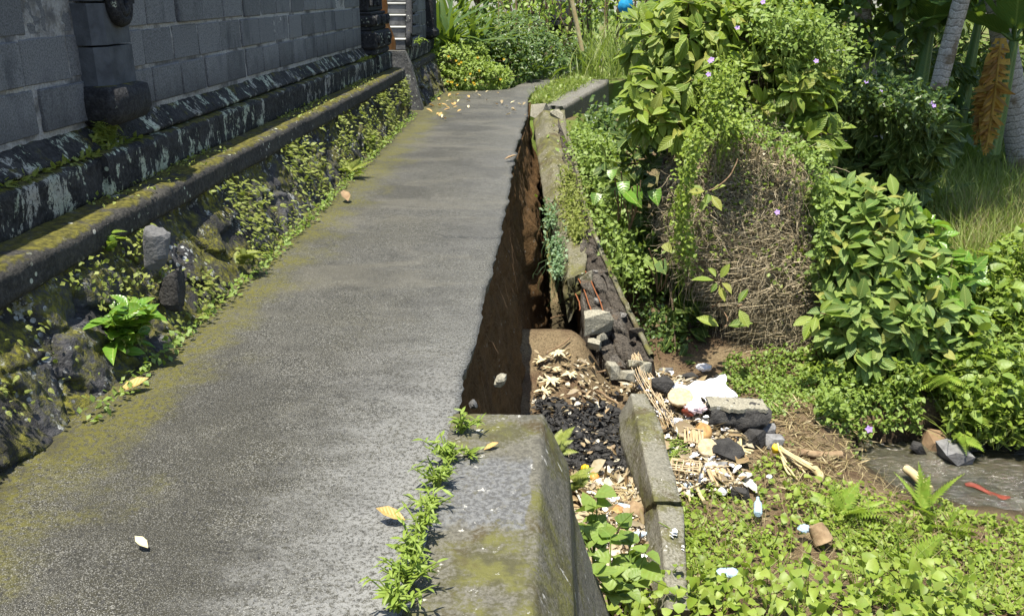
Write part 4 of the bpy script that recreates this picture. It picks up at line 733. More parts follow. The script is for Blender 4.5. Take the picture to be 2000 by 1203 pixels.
bag('plastic_bag', gz(1354, 826)+np.r_[0, 0, .14], (.2, .18, .14), 'pinkish', 'pinkish plastic bag with red stains against the white sack', 2); g = Geo(); rock(g, gz(1342, 832)+np.r_[0, 0, .12], (.1, .05, .06), 61, 8, .3); tag(g.build('red_rag', M['red']), 'red wet rag under the pinkish plastic bag', 'rag')
bag('plastic_bag', gz(1388, 935)+np.r_[0, 0, .08], (.15, .14, .14), 'clear', 'clear plastic bag behind the tan ribbed tray', 5); bag('plastic_bag', gz(1322, 843)+np.r_[0, 0, .09], (.1, .09, .07), 'clear', 'small clear plastic bag left of the pinkish bag', 9); bag('plastic_bag', gz(1395, 735)+np.r_[-.1, 0, .09], (.17, .13, .1), 'clear', 'clear plastic bag above the white sack', 11)
bag('plastic_bag', gz(1410, 972)+np.r_[0, 0, .05], (.08, .09, .08), 'clear', 'little clear plastic bag at front of the tan tray', 12); bag('plastic_bag', gz(1568, 1058)+np.r_[0, 0, .1], (.1, .08, .07), 'bluish', 'pale blue plastic bag beside the brown pot in the vines', 14); bag('plastic_bag', gz(1735, 915)+np.r_[0, 0, .1], (.1, .09, .13), 'cloth', 'white plastic bag on the stream edge', 15); bag('plastic_bag', gz(1420, 1135)+np.r_[0, 0, .06], (.17, .1, .06), 'bluish', 'bluish plastic bag under the big foreground leaves', 16); bag('plastic_bag', gz(1500, 955)+np.r_[0, 0, .1], (.05, .05, .04), 'cloth', 'white scrap of plastic in the vines right of the heap', 18)
# clear bottles
def bottle(p, ang, label, mat='bluish'):
    g = Geo(); d = np.array([math.cos(ang), math.sin(ang), .15]); k = np.array([0, .01, .1, .11, .135, .15, .17]); r = np.array([.02, .028, .028, .026, .014, .011, .011]); tube(g, p+d*k[:, None], r, 12); return tag(g.build('plastic_bottle', M[mat]), label, 'bottle')
bottle(gz(1478, 1030)+np.r_[0, 0, .1], 1.4, 'clear plastic bottle standing in the vines'); bottle(gz(1213, 1068)+np.r_[0, 0, .06], .2, 'squashed clear bottle in the litter channel'); bottle(gz(1335, 960)+np.r_[0, 0, .04], .3, 'clear bottle lying below the woven cage'); bottle(gz(1202, 1000)+np.r_[0, 0, .05], -.6, 'blue tinted bottle among the straw left of the beam')
# round woven discs
def disc(p, r, nv, label, seed):
    g = Geo(); nv = nrm(np.array(nv)); a = nrm(np.cross(nv, [0, 1, .1])); b_ = np.cross(nv, a); n = 40; rs = np.array([0.02, .2, .5, .8, .95, 1.0, .97, .5])*r; hs = np.array([.02, .012, .008, .006, .008, -.004, -.022, -.022]); th = np.arange(n)/n*2*np.pi; rip = .005*np.sin(th*14)
    V = p+rs[:, None, None]*(a*np.cos(th)[:, None]+b_*np.sin(th)[:, None])[None]+(hs[:, None]+rip[None]*(rs/r)[:, None])[..., None]*nv; g.add(V.reshape(-1, 3), grid_f(8, n, True)); g.add(V[0], [list(range(n))]); return tag(g.build('woven_disc', M['weave']), label, 'woven tray')
disc(gz(1326, 812)+np.r_[0, 0, .17], .1, (-.1, -.35, 1), 'large round pleated palm tray left of the pinkish bag', 1); disc(gz(1380, 902)+np.r_[0, 0, .12], .075, (.1, -.8, 1), 'small round pale palm tray above the clear bag', 2)
def slats(p, ex, ey, n, label, name='slatted_tray', mat='weave'):
    g = Geo(); ex = np.array(ex, float); ey = np.array(ey, float); nz_ = nrm(np.cross(ex, ey))
    for k in range(n):
        a = p+ex*((k+.06)/n-.5); b_ = p+ex*((k+.94)/n-.5); V = [a-ey/2, b_-ey/2, b_+ey/2, a+ey/2]; V = np.array(V)+rng.normal(size=(4, 3))*.004+nz_*(.01 if k % 2 else 0); g.add(np.concatenate([V, V-nz_*.007]), [[0, 1, 2, 3], [7, 6, 5, 4], [0, 4, 5, 1], [1, 5, 6, 2], [2, 6, 7, 3], [3, 7, 4, 0]], None, rng.random())
    for s_ in (-.4, .4): bar(g, p+ey*s_-ex*.5+nz_*.014, p+ey*s_+ex*.5+nz_*.014, .004, 0)
    return tag(g.build(name, M[mat], None, False), label, 'woven tray')
slats(gz(1353, 880)+np.r_[0, 0, .12], (.15, -.02, -.02), (.0, .1, .09), 7, 'grey brown slatted palm tray in the middle of the heap'); slats(gz(1406, 948)+np.r_[0, 0, .07], (.17, .05, -.02), (-.06, .14, .10), 8, 'tan ribbed palm tray leaning at the front of the heap'); slats(gz(1432, 965)+np.r_[0, 0, .04], (.16, .02, 0), (0, .06, .02), 5, 'flat pale strip tray right of the tan ribbed tray'); slats(gz(1240, 1058)+np.r_[-.08, 0, .05], (.16, -.08, 0), (.06, .12, .02), 7, 'tan slatted tray lying in the litter channel')
cage = empty('woven_cage', gz(1338, 938), 'open woven bamboo cage basket beside the fallen beam', 'basket'); c = gz(1336, 945)+np.r_[0, 0, .03]; g = Geo(); L_, Wd, Hh = .2, .16, .12
rot = lambda q: np.array([q[0]*.97+q[1]*.2, -q[0]*.2+q[1]*.97, q[2]])
for z_ in np.linspace(0, Hh, 4):
    for a, q in (((-L_/2, -Wd/2), (L_/2, -Wd/2)), ((L_/2, -Wd/2), (L_/2, Wd/2)), ((L_/2, Wd/2), (-L_/2, Wd/2)), ((-L_/2, Wd/2), (-L_/2, -Wd/2))): bar(g, c+rot((*a, z_)), c+rot((*q, z_)), .005, 0, 4)
for k in np.linspace(-.5, .5, 7):
    for s_ in (-1, 1): bar(g, c+rot((k*L_, s_*Wd/2, 0)), c+rot((k*L_, s_*Wd/2, Hh)), .005, 0, 4); bar(g, c+rot((s_*L_/2, k*Wd, 0)), c+rot((s_*L_/2, k*Wd, Hh)), .005, 0, 4)
g.build('sides', M['weave'], cage); g = Geo()
for k in np.linspace(-.5, .5, 6): bar(g, c+rot((k*L_, -Wd/2, Hh)), c+rot((k*L_, Wd/2, Hh)), .005, 0, 4); bar(g, c+rot((-L_/2, k*Wd, Hh)), c+rot((L_/2, k*Wd, Hh)), .005, 0, 4)
g.build('lid', M['weave'], cage)
def pot(p, d, label):
    g = Geo(); d = nrm(np.array(d)); a = nrm(np.cross(d, [0, 0, 1])); b_ = np.cross(d, a); n = 24; th = np.arange(n)/n*2*np.pi; prof = [(.045, 0), (.055, .04), (.062, .11), (.066, .115), (.055, .11), (.045, .02)]; V = np.array([[p+d*h+(a*math.cos(t_)+b_*math.sin(t_))*(r+.0025*(i % 2)) for i, t_ in enumerate(th)] for r, h in prof]); g.add(V.reshape(-1, 3), grid_f(6, n, True)); g.add(V[0], [list(range(n))]); g.add(V[-1], [list(range(n))]); return tag(g.build('ribbed_pot', M['wood']), label, 'pot')
pot(gz(1588, 1062)+np.r_[0, 0, .14], (.3, -.3, -.55), 'brown ribbed basket pot tipped over in the vines')
def nut(px, py, s_, label, mat='coconut', z_=.04, name='coconut', sq=1.25):
    q = gz(px, py)+np.r_[0, 0, z_]; g = Geo(); n = 16; th = np.linspace(0, np.pi, n); ph = np.arange(2*n)/(2*n)*2*np.pi; d = np.stack([np.sin(th)[:, None]*np.cos(ph), np.sin(th)[:, None]*np.sin(ph)*sq, np.cos(th)[:, None]+0*ph], -1); rad = 1+.05*np.cos(3*ph)[None]+.03*fbm(d*3+px, 3); g.add((d*rad[..., None]*s_/2+q).reshape(-1, 3), grid_f(n, 2*n, True)); return tag(g.build(name, M[mat]), label, 'coconut')
nut(1160, 942, .075, 'shiny orange brown coconut at the front of the charcoal'); nut(1126, 853, .07, 'black burnt coconut in the left charcoal', 'ash', .05); nut(1131, 862, .07, 'black burnt coconut just in front of the other burnt one', 'ash', .05); nut(1208, 1012, .1, 'dark split coconut husk beside the straw', 'husk', .04, 'coconut_husk', 1.5); nut(1240, 1010, .12, 'brown hollow coconut husk against the beam', 'wood', .05, 'coconut_husk', 1.4); nut(1372, 862, .13, 'golden brown husk under the white sack', 'husk', .08, 'coconut_husk', 1.6)
sticks('bamboo_tube', [(gz(1148, 925)+up_*.6, gz(1200, 940)+up_*.6)], .02, 'ash', 'charred tube with a yellow end lying on the charcoal', 'tube'); sticks('bamboo_tube', [(gz(1139, 924)+up_*.9, gz(1150, 926)+up_*.8)], .022, 'yellow', 'yellow tube end at the left of the charred tube', 'tube')
g = Geo(); q = gz(1205, 1080, -1.7)+np.r_[-.1, .15, .05]; scatter(g, T_SMALL, q+rnd(30, .035)*[1, 1, .3], rnd(30), nrm(np.array([0, 0, 1.])+rnd(30, .4)), .04); tag(g.build('pink_petals', M['pink']), 'pink flower petals on the litter channel', 'petals', kind='stuff')
g = Geo()
for k in range(90):
    c = gz(1190+rng.uniform(-40, 45), 985+rng.uniform(-35, 45)); a = rng.uniform(0, 6.3); d = np.r_[math.cos(a), math.sin(a), 0]*rng.uniform(.06, .14); bar(g, c+np.r_[0, 0, .03]-d, c+np.r_[0, 0, .03+.05*rng.random()]+d, .003, rng.uniform(-.04, .04), 6)
tag(g.build('straw_heap', M['bamboo']), 'tangle of pale straw left of the fallen beam', 'straw', kind='stuff')
g = Geo()
for k in range(60): c = gz(1315+rng.uniform(-15, 15), 905+rng.uniform(-30, 20)); a = rng.uniform(-.5, 1.2); d = np.r_[math.cos(a), math.sin(a), .1]*rng.uniform(.05, .12); bar(g, c+np.r_[0, 0, .06]-d, c+np.r_[0, 0, .08]+d, .004, rng.uniform(-.03, .03), 5)
tag(g.build('green_palm_scraps', M['leaf_lime']), 'yellow green palm shreds right of the fallen beam', 'palm scraps', kind='stuff')
for i, (px, py, s_) in enumerate(((1060, 715, .11), (1078, 730, .1), (1075, 755, .12), (1112, 742, .09), (1062, 775, .1), (1090, 700, .1))):
    g = Geo(); q = gz(px, py)+np.r_[0, 0, .05]; k = 9; a = rng.uniform(0, 6.28, k); scatter(g, T_LANCE, np.tile(q, (k, 1)), np.c_[np.cos(a), np.sin(a), .35+0*a], np.tile([0, 0, 1.], (k, 1)), s_*.8, 0, 1.3, .5)
    tag(g.build('palm_offering', M['leaf_cream']), 'cream star shaped palm leaf offering on the soil below the path', 'offering', 'star offerings below the path')
# stones of the heap
bk = atY(1450, 812, 6.75); g = Geo(); box(g, -.21, .21, -.14, .14, -.12, .12, .02)
Vn = None; g = Geo(); n = 44; u = np.linspace(0, 1, n); sec = []
c0 = gz(1392, 845)+np.r_[-.03, .12, 0]; c1 = gz(1500, 850)+np.r_[-.02, .12, 0]; top_z = .20
secs = []
for f in np.linspace(0, 1, 5):
    c = c0+(c1-c0)*f; secs.append([(c[0], c[1]-.13, c[2]-.02+.03*f), (c[0], c[1]-.16, c[2]+.10), (c[0], c[1]-.12, c[2]+top_z), (c[0], c[1]+.13, c[2]+top_z-.02), (c[0], c[1]+.15, c[2]-.1)])
blk = empty('masonry_block', c0, 'black rubble masonry block with pale flat top beside the white sack', 'block'); loft(secs, 'dark_rock', 'core', blk, .06, 6, .03, 20, .02, True, .07)
g = Geo(); V = []; nx, ny = 26, 14
for i in range(nx):
    for j in range(ny): f = i/(nx-1); h = j/(ny-1); c = c0+(c1-c0)*(f*1.02-.01); V.append((c[0], c[1]-.13+.25*h+.05*float(fbm(np.array([f*9, 3., 1.]), 4))*(1-h), c[2]+top_z+.022-.02*h+.004*math.sin(i*3.1+j)))
V = np.array(V); lo = V-np.r_[0, 0, .03]; g.add(V, grid_f(nx, ny)[:, ::-1]); rim = [i*ny for i in range(nx)]; g.add(np.concatenate([V[rim], lo[rim]]), grid_f(2, nx)); rim = [(nx-1)*ny+j for j in range(ny)]; g.add(np.concatenate([V[rim], lo[rim]]), grid_f(2, ny)); g.build('pale_top', M['chunk'], blk)  # paler plate over the dark core
for px, py, s_, m, lab in ((1470, 868, .17, 'dark_rock', 'dark rough stone below the black masonry block'), (1512, 872, .13, 'grey_rock', 'grey rounded stone right of the black masonry block'), (1440, 872, .12, 'grey_rock', 'small pale stone under the black masonry block'), (1420, 900, .22, 'dark_rock', 'large dark stone at right side of the trash heap'), (1292, 790, .15, 'dark_rock', 'dark wet stone on the head of the fallen beam'), (1400, 925, .13, 'grey_rock', 'flat grey stone below the round palm tray'), (1345, 748, .14, 'dark_rock', 'dark stone at upper edge of the heap under the bush'), (1300, 735, .12, 'grey_rock', 'grey stone at the upper edge of the heap'), (1395, 755, .17, 'dark_rock', 'dark stone just above the white sack'), (1495, 845, .12, 'grey_rock', 'white worn stone at the block corner'), (1445, 975, .12, 'dark_rock', 'dark flat stone on bare soil right of the tray'), (1225, 1072, .09, 'grey_rock', 'smooth grey stone in the litter channel')):
    g = Geo(); (hull(g, gz(px, py)+np.r_[0, 0, s_*.3+(.14 if px == 1292 else 0)], s_*np.array([1.25, 1, .9]), px+py, 18)); tag(g.build('stone', M[m], None, False), lab, 'stone')
for px, py, s_, m, lab in ((1862, 893, .24, 'grey_rock', 'grey wet boulder in the stream, nearest of three'), (1838, 868, .22, 'wood', 'brown boulder behind the grey one at the stream bank'), (1880, 868, .27, 'dark_rock', 'dark boulder behind the grey one in the stream'), (1795, 880, .12, 'dark_rock', 'small dark stone at the stream mouth')):
    g = Geo(); q = atZ(px, py+8, -2.06); hull(g, q+np.r_[0, .05, .04], s_*np.array([1.25, 1.1, .85]), px*3+py, 18); tag(g.build('boulder', M[m], None, False), lab, 'boulder')
g = Geo(); u, v = np.meshgrid(np.linspace(0, 1, 30), np.linspace(0, 1, 12), indexing='ij'); q0, q1 = atZ(1885, 945, -2.05), atZ(1975, 972, -2.05); V = q0+(q1-q0)*u[..., None]+np.stack([0*u, (v-.5)*.10*np.sin(np.pi*(.1+.8*u))+.03*np.sin(u*7), .012*fbm(P3(u*5, v*3, 1), 3)-.004], -1); g.add(V.reshape(-1, 3), grid_f(30, 12)[:, ::-1]); tag(g.build('red_rag', M['red']), 'red brown rag drifting half sunk in the stream', 'rag')
sheet_obj('black_plastic_sheet', [(1950, 905), (2040, 900), (2040, 925), (1965, 920)], [.1, .12, .08, .1], 'ash', 'black plastic sheet on the far stream edge', 'plastic sheet', 24, .03, 6, .4)
sticks('driftwood', [(atZ(1770, 915, -1.98), atZ(1815, 955, -2.0))], .035, 'bamboo', 'pale driftwood lying along the stream edge', 'driftwood'); sticks('dry_bark_strip', [(gz(1560, 895)+up_, gz(1640, 898)+up_)], .03, 'wood', 'flat grey bark strip in the vines above the stalks', 'bark')
g = Geo(); q = atY(1222, 10, 12.0); n = 26; sec = []
bl = empty('blue_bag', q, 'bright blue plastic bag hanging from the hedge', 'bag'); g = Geo(); th = np.arange(20)/20*2*np.pi; rs = np.array([.01, .03, .075, .09, .07, .02]); hs = np.array([.16, .10, .04, -.02, -.07, -.10]); V = q+np.stack([rs[:, None]*np.cos(th)*(1+.2*np.sin(th*3)), rs[:, None]*.6*np.sin(th), hs[:, None]+.01*np.sin(th*4)], -1); g.add(V.reshape(-1, 3), grid_f(6, 20, True)); g.add(V[-1], [list(range(20))]); g.build('pouch', M['blue'], bl); g = Geo(); bar(g, q+np.r_[0, 0, .14], q+np.r_[.02, 0, .8], .004); g.build('string', M['twig'], bl)

# ------------------------------------------------------------------ vegetation, right bank
def ivy(g, P, Nn, size, T=T_SMALL, wid=1.1, droop=.3, curl=.5, spread=.8):
    n = len(P); D = nrm(rnd(n, spread)+np.array([0, 0, -droop])+Nn*.3); scatter(g, T, P, D, nrm(Nn+np.array([0, 0, .6])+rnd(n, .45)), size*rng.uniform(.6, 1.3, n), 0, wid, curl)
def ground_cover(poly, n, size, h, mask=None, T=T_SMALL, g=None, clump=1.4, wid=1.1, thr=-.1):
    q = region(poly, n); k = fbm(P3(q[:, 0]*clump, q[:, 1]*clump, 11), 4)+.35*fbm(P3(q[:, 0]*5, q[:, 1]*5, 4), 3); q = q[k > thr+rng.normal(size=len(k))*.12]
    if mask is not None: q = q[mask(q)]
    hh = h*(.35+.9*np.clip(fbm(P3(q[:, 0]*3, q[:, 1]*3, 8), 3)+.5, 0, 1.4)); q = q+np.c_[np.zeros((len(q), 2)), rng.random(len(q))*hh+.008]; g = g or Geo(); ivy(g, q, np.tile([0, -.15, 1.], (len(q), 1)), size, T, wid); return g
nostream = lambda q: q[:, 2] > -1.98
right_mat = [(1310, 985), (1460, 930), (1500, 900), (1760, 905), (1800, 960), (1900, 1010), (2020, 1020), (2020, 1203), (1180, 1203), (1290, 1100), (1345, 1120)]
g = ground_cover(right_mat, 15000, .032, .06, nostream, thr=.10); ground_cover(right_mat, 1500, .05, .07, nostream, g=g, T=T_HEART, wid=.9)
tag(g.build('ground_vines', M['leaf_vine']), 'low yellow green creeping vines covering the ground right of the heap', 'ground cover', kind='stuff')
g = ground_cover([(1480, 770), (1560, 760), (1760, 830), (1730, 900), (1560, 900), (1510, 850)], 4200, .034, .06, nostream, thr=.02); tag(g.build('ground_vines', M['leaf_vine2']), 'patchy creeping vines between the black block and the stream', 'ground cover', kind='stuff')
g = Geo(); q = region(right_mat, 2600); q = q[nostream(q)]; n = len(q); D = rnd(n); D[:, 2] = np.abs(D[:, 2])*.5; scatter(g, T_BLADE, q, D, rnd(n), rng.uniform(.08, .22, n), 0, .5); litter(g, region([(1500, 800), (1560, 770), (1740, 860), (1700, 900), (1560, 890)], 500), .05, .14, T_STRIP, .03, wid=.4)
q = region([(1480, 880), (1760, 900), (1900, 1080), (1500, 1100)], 2200); q = q[fbm(P3(q[:, 0]*1.6, q[:, 1]*1.6, 31), 3) > .05]; litter(g, q[nostream(q)], .05, .13, T_STRIP, .04, wid=.4); tag(g.build('dry_grass', M['dry_blade']), 'dry straw coloured grass and stems among the vines', 'dry grass', kind='stuff')
# big soft heart leaves along the bottom edge
g = Geo(); q = region([(1190, 1180), (1330, 1160), (1480, 1130), (1760, 1140), (1900, 1185), (1900, 1290), (1200, 1290)], 700); q[:, 2] += rng.uniform(.03, .26, len(q)); n = len(q); scatter(g, T_HEART, q, nrm(rnd(n, .6)+np.array([0, -.4, -.15])), nrm(np.array([-.1, -.25, 1.])+rnd(n, .3)), rng.uniform(.032, .078, n), 0, 1, .5)
st_ = q[rng.permutation(n)[:160]]; k = np.linspace(0, 1, 5)[None, :, None]; bs = st_+rnd(160, .08); bs[:, 2] = zg(bs[:, 0], bs[:, 1]); strands(g, bs[:, None]*(1-k)+st_[:, None]*k, .004, rng.random(160))
tag(g.build('broadleaf_creeper', M['leaf_vine']), 'lush creeper of large heart shaped leaves along the bottom of the photo', 'creeper', kind='stuff')
def plant(name, base, n, size, h, mat, label, T=T_OVAL, spread=.16, cat='plant', group=None, droop=.3, k=5, up=.9):
    """small leafy plant: stems from the base, leaves up each stem"""
    base = np.array(base, float); r = empty(name, base, label, cat, group); gs = Geo(); gl = Geo()
    for i in range(n):
        a = rng.uniform(0, 6.28); tip = base+np.r_[math.cos(a)*spread*rng.random(), math.sin(a)*spread*rng.random(), h*rng.uniform(.5, 1)]; kk = np.linspace(0, 1, 5)[:, None]; p = base+(tip-base)*kk**np.r_[1.3, 1.3, .8]; tube(gs, p, np.linspace(.005, .002, 5), 4, cap=False)
        t_ = rng.uniform(.35, 1, k); pp = base+(tip-base)*t_[:, None]**np.r_[1.3, 1.3, .8]; aa = rng.uniform(0, 6.28, k); D = np.c_[np.cos(aa), np.sin(aa), rng.uniform(-.2, up, k)]; scatter(gl, T, pp, D, nrm(np.array([0, 0, 1.])+rnd(k, .3)), size*rng.uniform(.6, 1.15, k), 0, 1, .5)
    gs.build('stem', M[mat], r); gl.build('leaves', M[mat], r); return r
def fern(base, n, L, label, mat='fern', dirn=(0, -.3, 1), spread=.8, group=None):
    base = np.array(base, float); g = Geo(); D = nrm(np.array(dirn)+np.c_[rng.normal(size=(n, 2))*spread, np.zeros(n)]); scatter(g, T_FERN, np.tile(base, (n, 1))+rnd(n, .02), D, nrm(np.array([0, 0, 1.])+rnd(n, .2)-D*.3), L*rng.uniform(.6, 1.1, n), 0, 1, .3); bar(g, base-[0, 0, .03], base+[0, 0, .02], .02); return tag(g.build('fern', M[mat], None), label, 'fern', group)
for px, py, n, L, lab in ((1800, 1000, 8, .32, 'bright fern with arching fronds beside the stream'), (1840, 1035, 7, .28, 'fern with low fronds at the near stream bank'), (1660, 1010, 6, .3, 'small fern among vines left of the stream fern'), (1760, 1100, 5, .3, 'yellowish fern low at the bottom right'), (1625, 1000, 5, .26, 'little pale fern in middle of the vines')): fern(gz(px, py), n, L, lab, spread=.55, dirn=(-.1, -.2, .8))
for px, py, Y, n, L, lab in ((1845, 735, 7.3, 9, .3, 'yellow green fern hanging under the leafy shrub'), (1800, 720, 7.4, 6, .26, 'pale fern at left of the hanging ferns'), (1900, 800, 7.1, 8, .3, 'long fern drooping above the boulders'), (1920, 700, 7.6, 7, .3, 'fern in the vines right of the shrub'), (1965, 760, 7.3, 7, .28, 'fern high on the stream bank at right edge'), (1875, 850, 6.95, 6, .22, 'small fern just above the dark boulder')):
    fern(atY(px, py, Y), n, L, lab, dirn=(-.1, -.7, .15), spread=.6)
slope_low = ground_cover([(1420, 700), (1620, 690), (1640, 780), (1480, 785), (1400, 760)], 2200, .04, .12, nostream, thr=-.4); tag(slope_low.build('ground_vines', M['leaf_vine2']), 'small weeds at the foot of the dead vine mound', 'ground cover', kind='stuff')
def grass_patch(poly, n, Lmin, Lmax, label, mat='grass', z=None, name='grass', wid=.5, kind='stuff', lean=.5, thr=-.6):
    q = region(poly, n); k = fbm(P3(q[:, 0]*1.2, q[:, 1]*1.2, 21), 3); q = q[k > thr]; n = len(q); D = rnd(n, lean); D[:, 2] = np.abs(D[:, 2])+.6; g = Geo(); scatter(g, T_BLADE, q, D, rnd(n), rng.uniform(Lmin, Lmax, n), 0, wid*rng.uniform(.6, 1.5, n), .4); return tag(g.build(name, M[mat]), label, 'grass', kind=kind)
# bank right of the stream covered with vines, grass behind
def slope_cover(name, poly, n, mat, size, h, label, T=T_SMALL, thr=-.35, cat='vines', wid=1.1):
    g = ground_cover(poly, n, size, h, nostream, T, None, 1.2, wid, thr); return tag(g.build(name, M[mat]), label, cat, kind='stuff')
slope_cover('bank_leaves', [(1860, 560), (2030, 540), (2030, 900), (1850, 890), (1830, 760), (1860, 650)], 1500, 'leaf_vine2', .11, .55, 'larger heart leaves scattered through the bank vines at right', T_HEART, -.3, wid=.9)
grass_patch([(1860, 560), (2030, 540), (2030, 880), (1850, 880)], 1400, .25, .6, 'grass blades standing in the bank vines at right', wid=.5)
slope_cover('bank_vines', [(1860, 560), (2030, 540), (2030, 900), (1850, 890), (1830, 760), (1860, 650)], 9000, 'leaf_vine', .06, .5, 'thick bright vines on the bank above the stream at right', thr=-.6)
slope_cover('bank_vines', [(1560, 720), (1830, 640), (1900, 540), (2030, 520), (2030, 660), (1850, 800), (1600, 780)], 6500, 'leaf_vine', .055, .3, 'bright mixed vines filling the slope round the leafy shrubs', thr=-.8)
slope_cover('bank_vines', [(1600, 760), (1780, 770), (1800, 870), (1700, 880), (1590, 830)], 3200, 'leaf_vine2', .045, .28, 'leafy green vines on the hump left of the stream mouth', T_HEART, -.5, wid=.8)
grass_patch([(1790, 330), (2030, 290), (2030, 570), (1880, 560), (1820, 450)], 6500, .2, .55, 'tall green grass on the slope at right', wid=.7)
grass_patch([(1850, 420), (2030, 400), (2030, 560), (1890, 550)], 2200, .2, .5, 'dry bent grass mixed into the right slope', 'dry_blade', name='dry_grass', wid=.5, lean=.9)
for i, (px, py) in enumerate(((1830, 350), (1900, 330), (1960, 330), (1790, 400), (1990, 300), (1860, 300))): fern(gz(px, py, -1), 9, .75, ('dark fern at the edge of the palm grove, '+('left end', 'second from left', 'under the yellow banana leaf', 'beside the dark tree', 'right end', 'behind the others')[i]), 'leaf_hedge', (0, -.2, .9), .6)
g = Geo(); litter(g, region([(1860, 455), (2030, 440), (2030, 490), (1880, 490)], 60), .3, .8, T_STRAP, .12, .25, 1.2); tag(g.build('fallen_frond', M['dry_blade']), 'brown dead palm frond lying in the grass at right', 'dry frond')

# ------------------------------------------------------------------ the brown vine mound
mound = empty('vine_mound', (1.7, 8.3, -1.7), 'tall mound of dead brown vine stems beside the leafy shrub', 'vine mound')
def mound_r(t, a): return 1
mc = np.array([1.86, 8.55]); hz = np.linspace(-1.75, .55, 46); ph = np.linspace(0, 2*np.pi, 120, endpoint=False)
def mprof(z): t = (z+1.75)/2.2; return np.interp(t, [0, .15, .45, .75, .9, .97, 1], [.24, .36, .68, .66, .46, .28, .02])
Zm, Pm = np.meshgrid(hz, ph, indexing='ij'); rm = mprof(Zm)*(1+.34*fbm(np.stack([np.cos(Pm)*1.9, np.sin(Pm)*1.9+3, Zm*1.7], -1), 4)+.08*fbm(np.stack([np.cos(Pm)*7, np.sin(Pm)*7, Zm*6], -1), 3)); off = .10*(Zm+.6)
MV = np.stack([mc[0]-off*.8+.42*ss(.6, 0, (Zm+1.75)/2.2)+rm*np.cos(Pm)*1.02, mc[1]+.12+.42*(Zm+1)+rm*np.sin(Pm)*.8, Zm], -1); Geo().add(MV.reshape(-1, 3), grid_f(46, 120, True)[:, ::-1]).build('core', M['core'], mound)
def on_mound(n, zlo=0, zhi=45, front=True):
    i = rng.uniform(zlo, zhi, n); a = (rng.uniform(.9, 2.1, n)*np.pi if front else rng.uniform(0, 2*np.pi, n)); j = (a/(2*np.pi)*120) % 120; i0 = np.clip(i.astype(int), 0, 44); P = MV[i0, j.astype(int) % 120]; Nn = nrm(P-np.c_[np.full(n, mc[0]), np.full(n, mc[1]+.5), P[:, 2]-.5]); return P, Nn
n = 17000; P, Nn = on_mound(n, 3, 45); L = rng.uniform(.12, .55, n); kk = 9; d0 = nrm(nrm(np.cross(Nn, rnd(n)))*.8+np.array([0, 0, -.6])+rnd(n, .2)); pts = np.zeros((n, kk, 3)); cur = P+Nn*rng.uniform(0, .10, (n, 1)); d = d0
for k in range(kk): pts[:, k] = cur; d = nrm(d+rnd(n, .5)+np.array([0, 0, -.14])); cur = cur+d*(L/kk)[:, None]+Nn*rng.normal(size=(n, 1))*.006
g = Geo(); strands(g, pts, rng.uniform(.0012, .0034, n), rng.random(n)); g.build('dead_stems', M['straw'], mound)
n = 1100; P, Nn = on_mound(n, 2, 44); pts = np.stack([P+Nn*(.05+.10*math.sin(t_*3.1))*rng.uniform(.4, 1.4, (n, 1))+np.cross(Nn, [0, 0, 1])*t_*rng.uniform(-.6, .6, (n, 1))+np.array([0, 0, -.25])*t_ for t_ in np.linspace(0, 1, 7)], 1); g = Geo(); strands(g, pts, rng.uniform(.002, .007, n), rng.random(n)); g.build('loose_stems', M['straw'], mound)
n = 900; P, Nn = on_mound(n, 4, 26); kk8 = np.linspace(0, 1, 8); LL_ = rng.uniform(.2, .75, n); pts = (P+Nn*.05)[:, None]+np.stack([np.cumsum(rng.normal(size=(n, 8))*.016, 1), np.cumsum(rng.normal(size=(n, 8))*.012, 1)-.03, -kk8[None]*LL_[:, None]], -1); g = Geo(); strands(g, pts, rng.uniform(.0012, .004, n), rng.random(n)); g.build('hanging_stems', M['straw'], mound)
P, Nn = on_mound(7500, 2, 45); k = fbm(P*2.2, 3); sel = k+.3*rng.normal(size=len(k)) > .05; g = Geo(); ivy(g, P[sel]+Nn[sel]*.12*rng.uniform(.6, 1.2, (sel.sum(), 1)), Nn[sel], .042, T_SMALL, 1.3, .6); P, Nn = on_mound(1500, 36, 45); sel = (P[:, 0] < 1.75)|(P[:, 2] > .3); ivy(g, P[sel]+Nn[sel]*.07*rng.random((sel.sum(), 1)), Nn[sel], .05, T_SMALL, 1.3); g.build('live_leaves', M['leaf_vine'], mound)
g = Geo(); P, Nn = on_mound(420, 3, 44); scatter(g, T_FLAKE, P+Nn*.07, rnd(420)+[0, 0, -.5], Nn+rnd(420, .3), rng.uniform(.04, .09, 420), 0, 1.2, .5); g.build('dead_leaves', M['litter'], mound)
for px, py, Y, sz in ((1425, 320, 7.75, .15), (1400, 340, 7.7, .14), (1400, 540, 7.8, .16), (1440, 590, 7.8, .15), (1420, 355, 7.7, .13)): pass
def sprig(tip, start, k, size, label, mat='leaf_broad', T=T_OVAL2):
    r = empty('leafy_shoot', start, label, 'shoot'); g = Geo(); bar(g, start, tip, .006, .05); g.build('stem', M['twig'], r); g = Geo(); p, D, nn, s_ = rosettes(np.array([tip]), np.array([[0, -.8, .6]]), k, size, 1.0, .45); scatter(g, T, p, D, nn, s_, 0, 1, .4); g.build('leaves', M[mat], r)
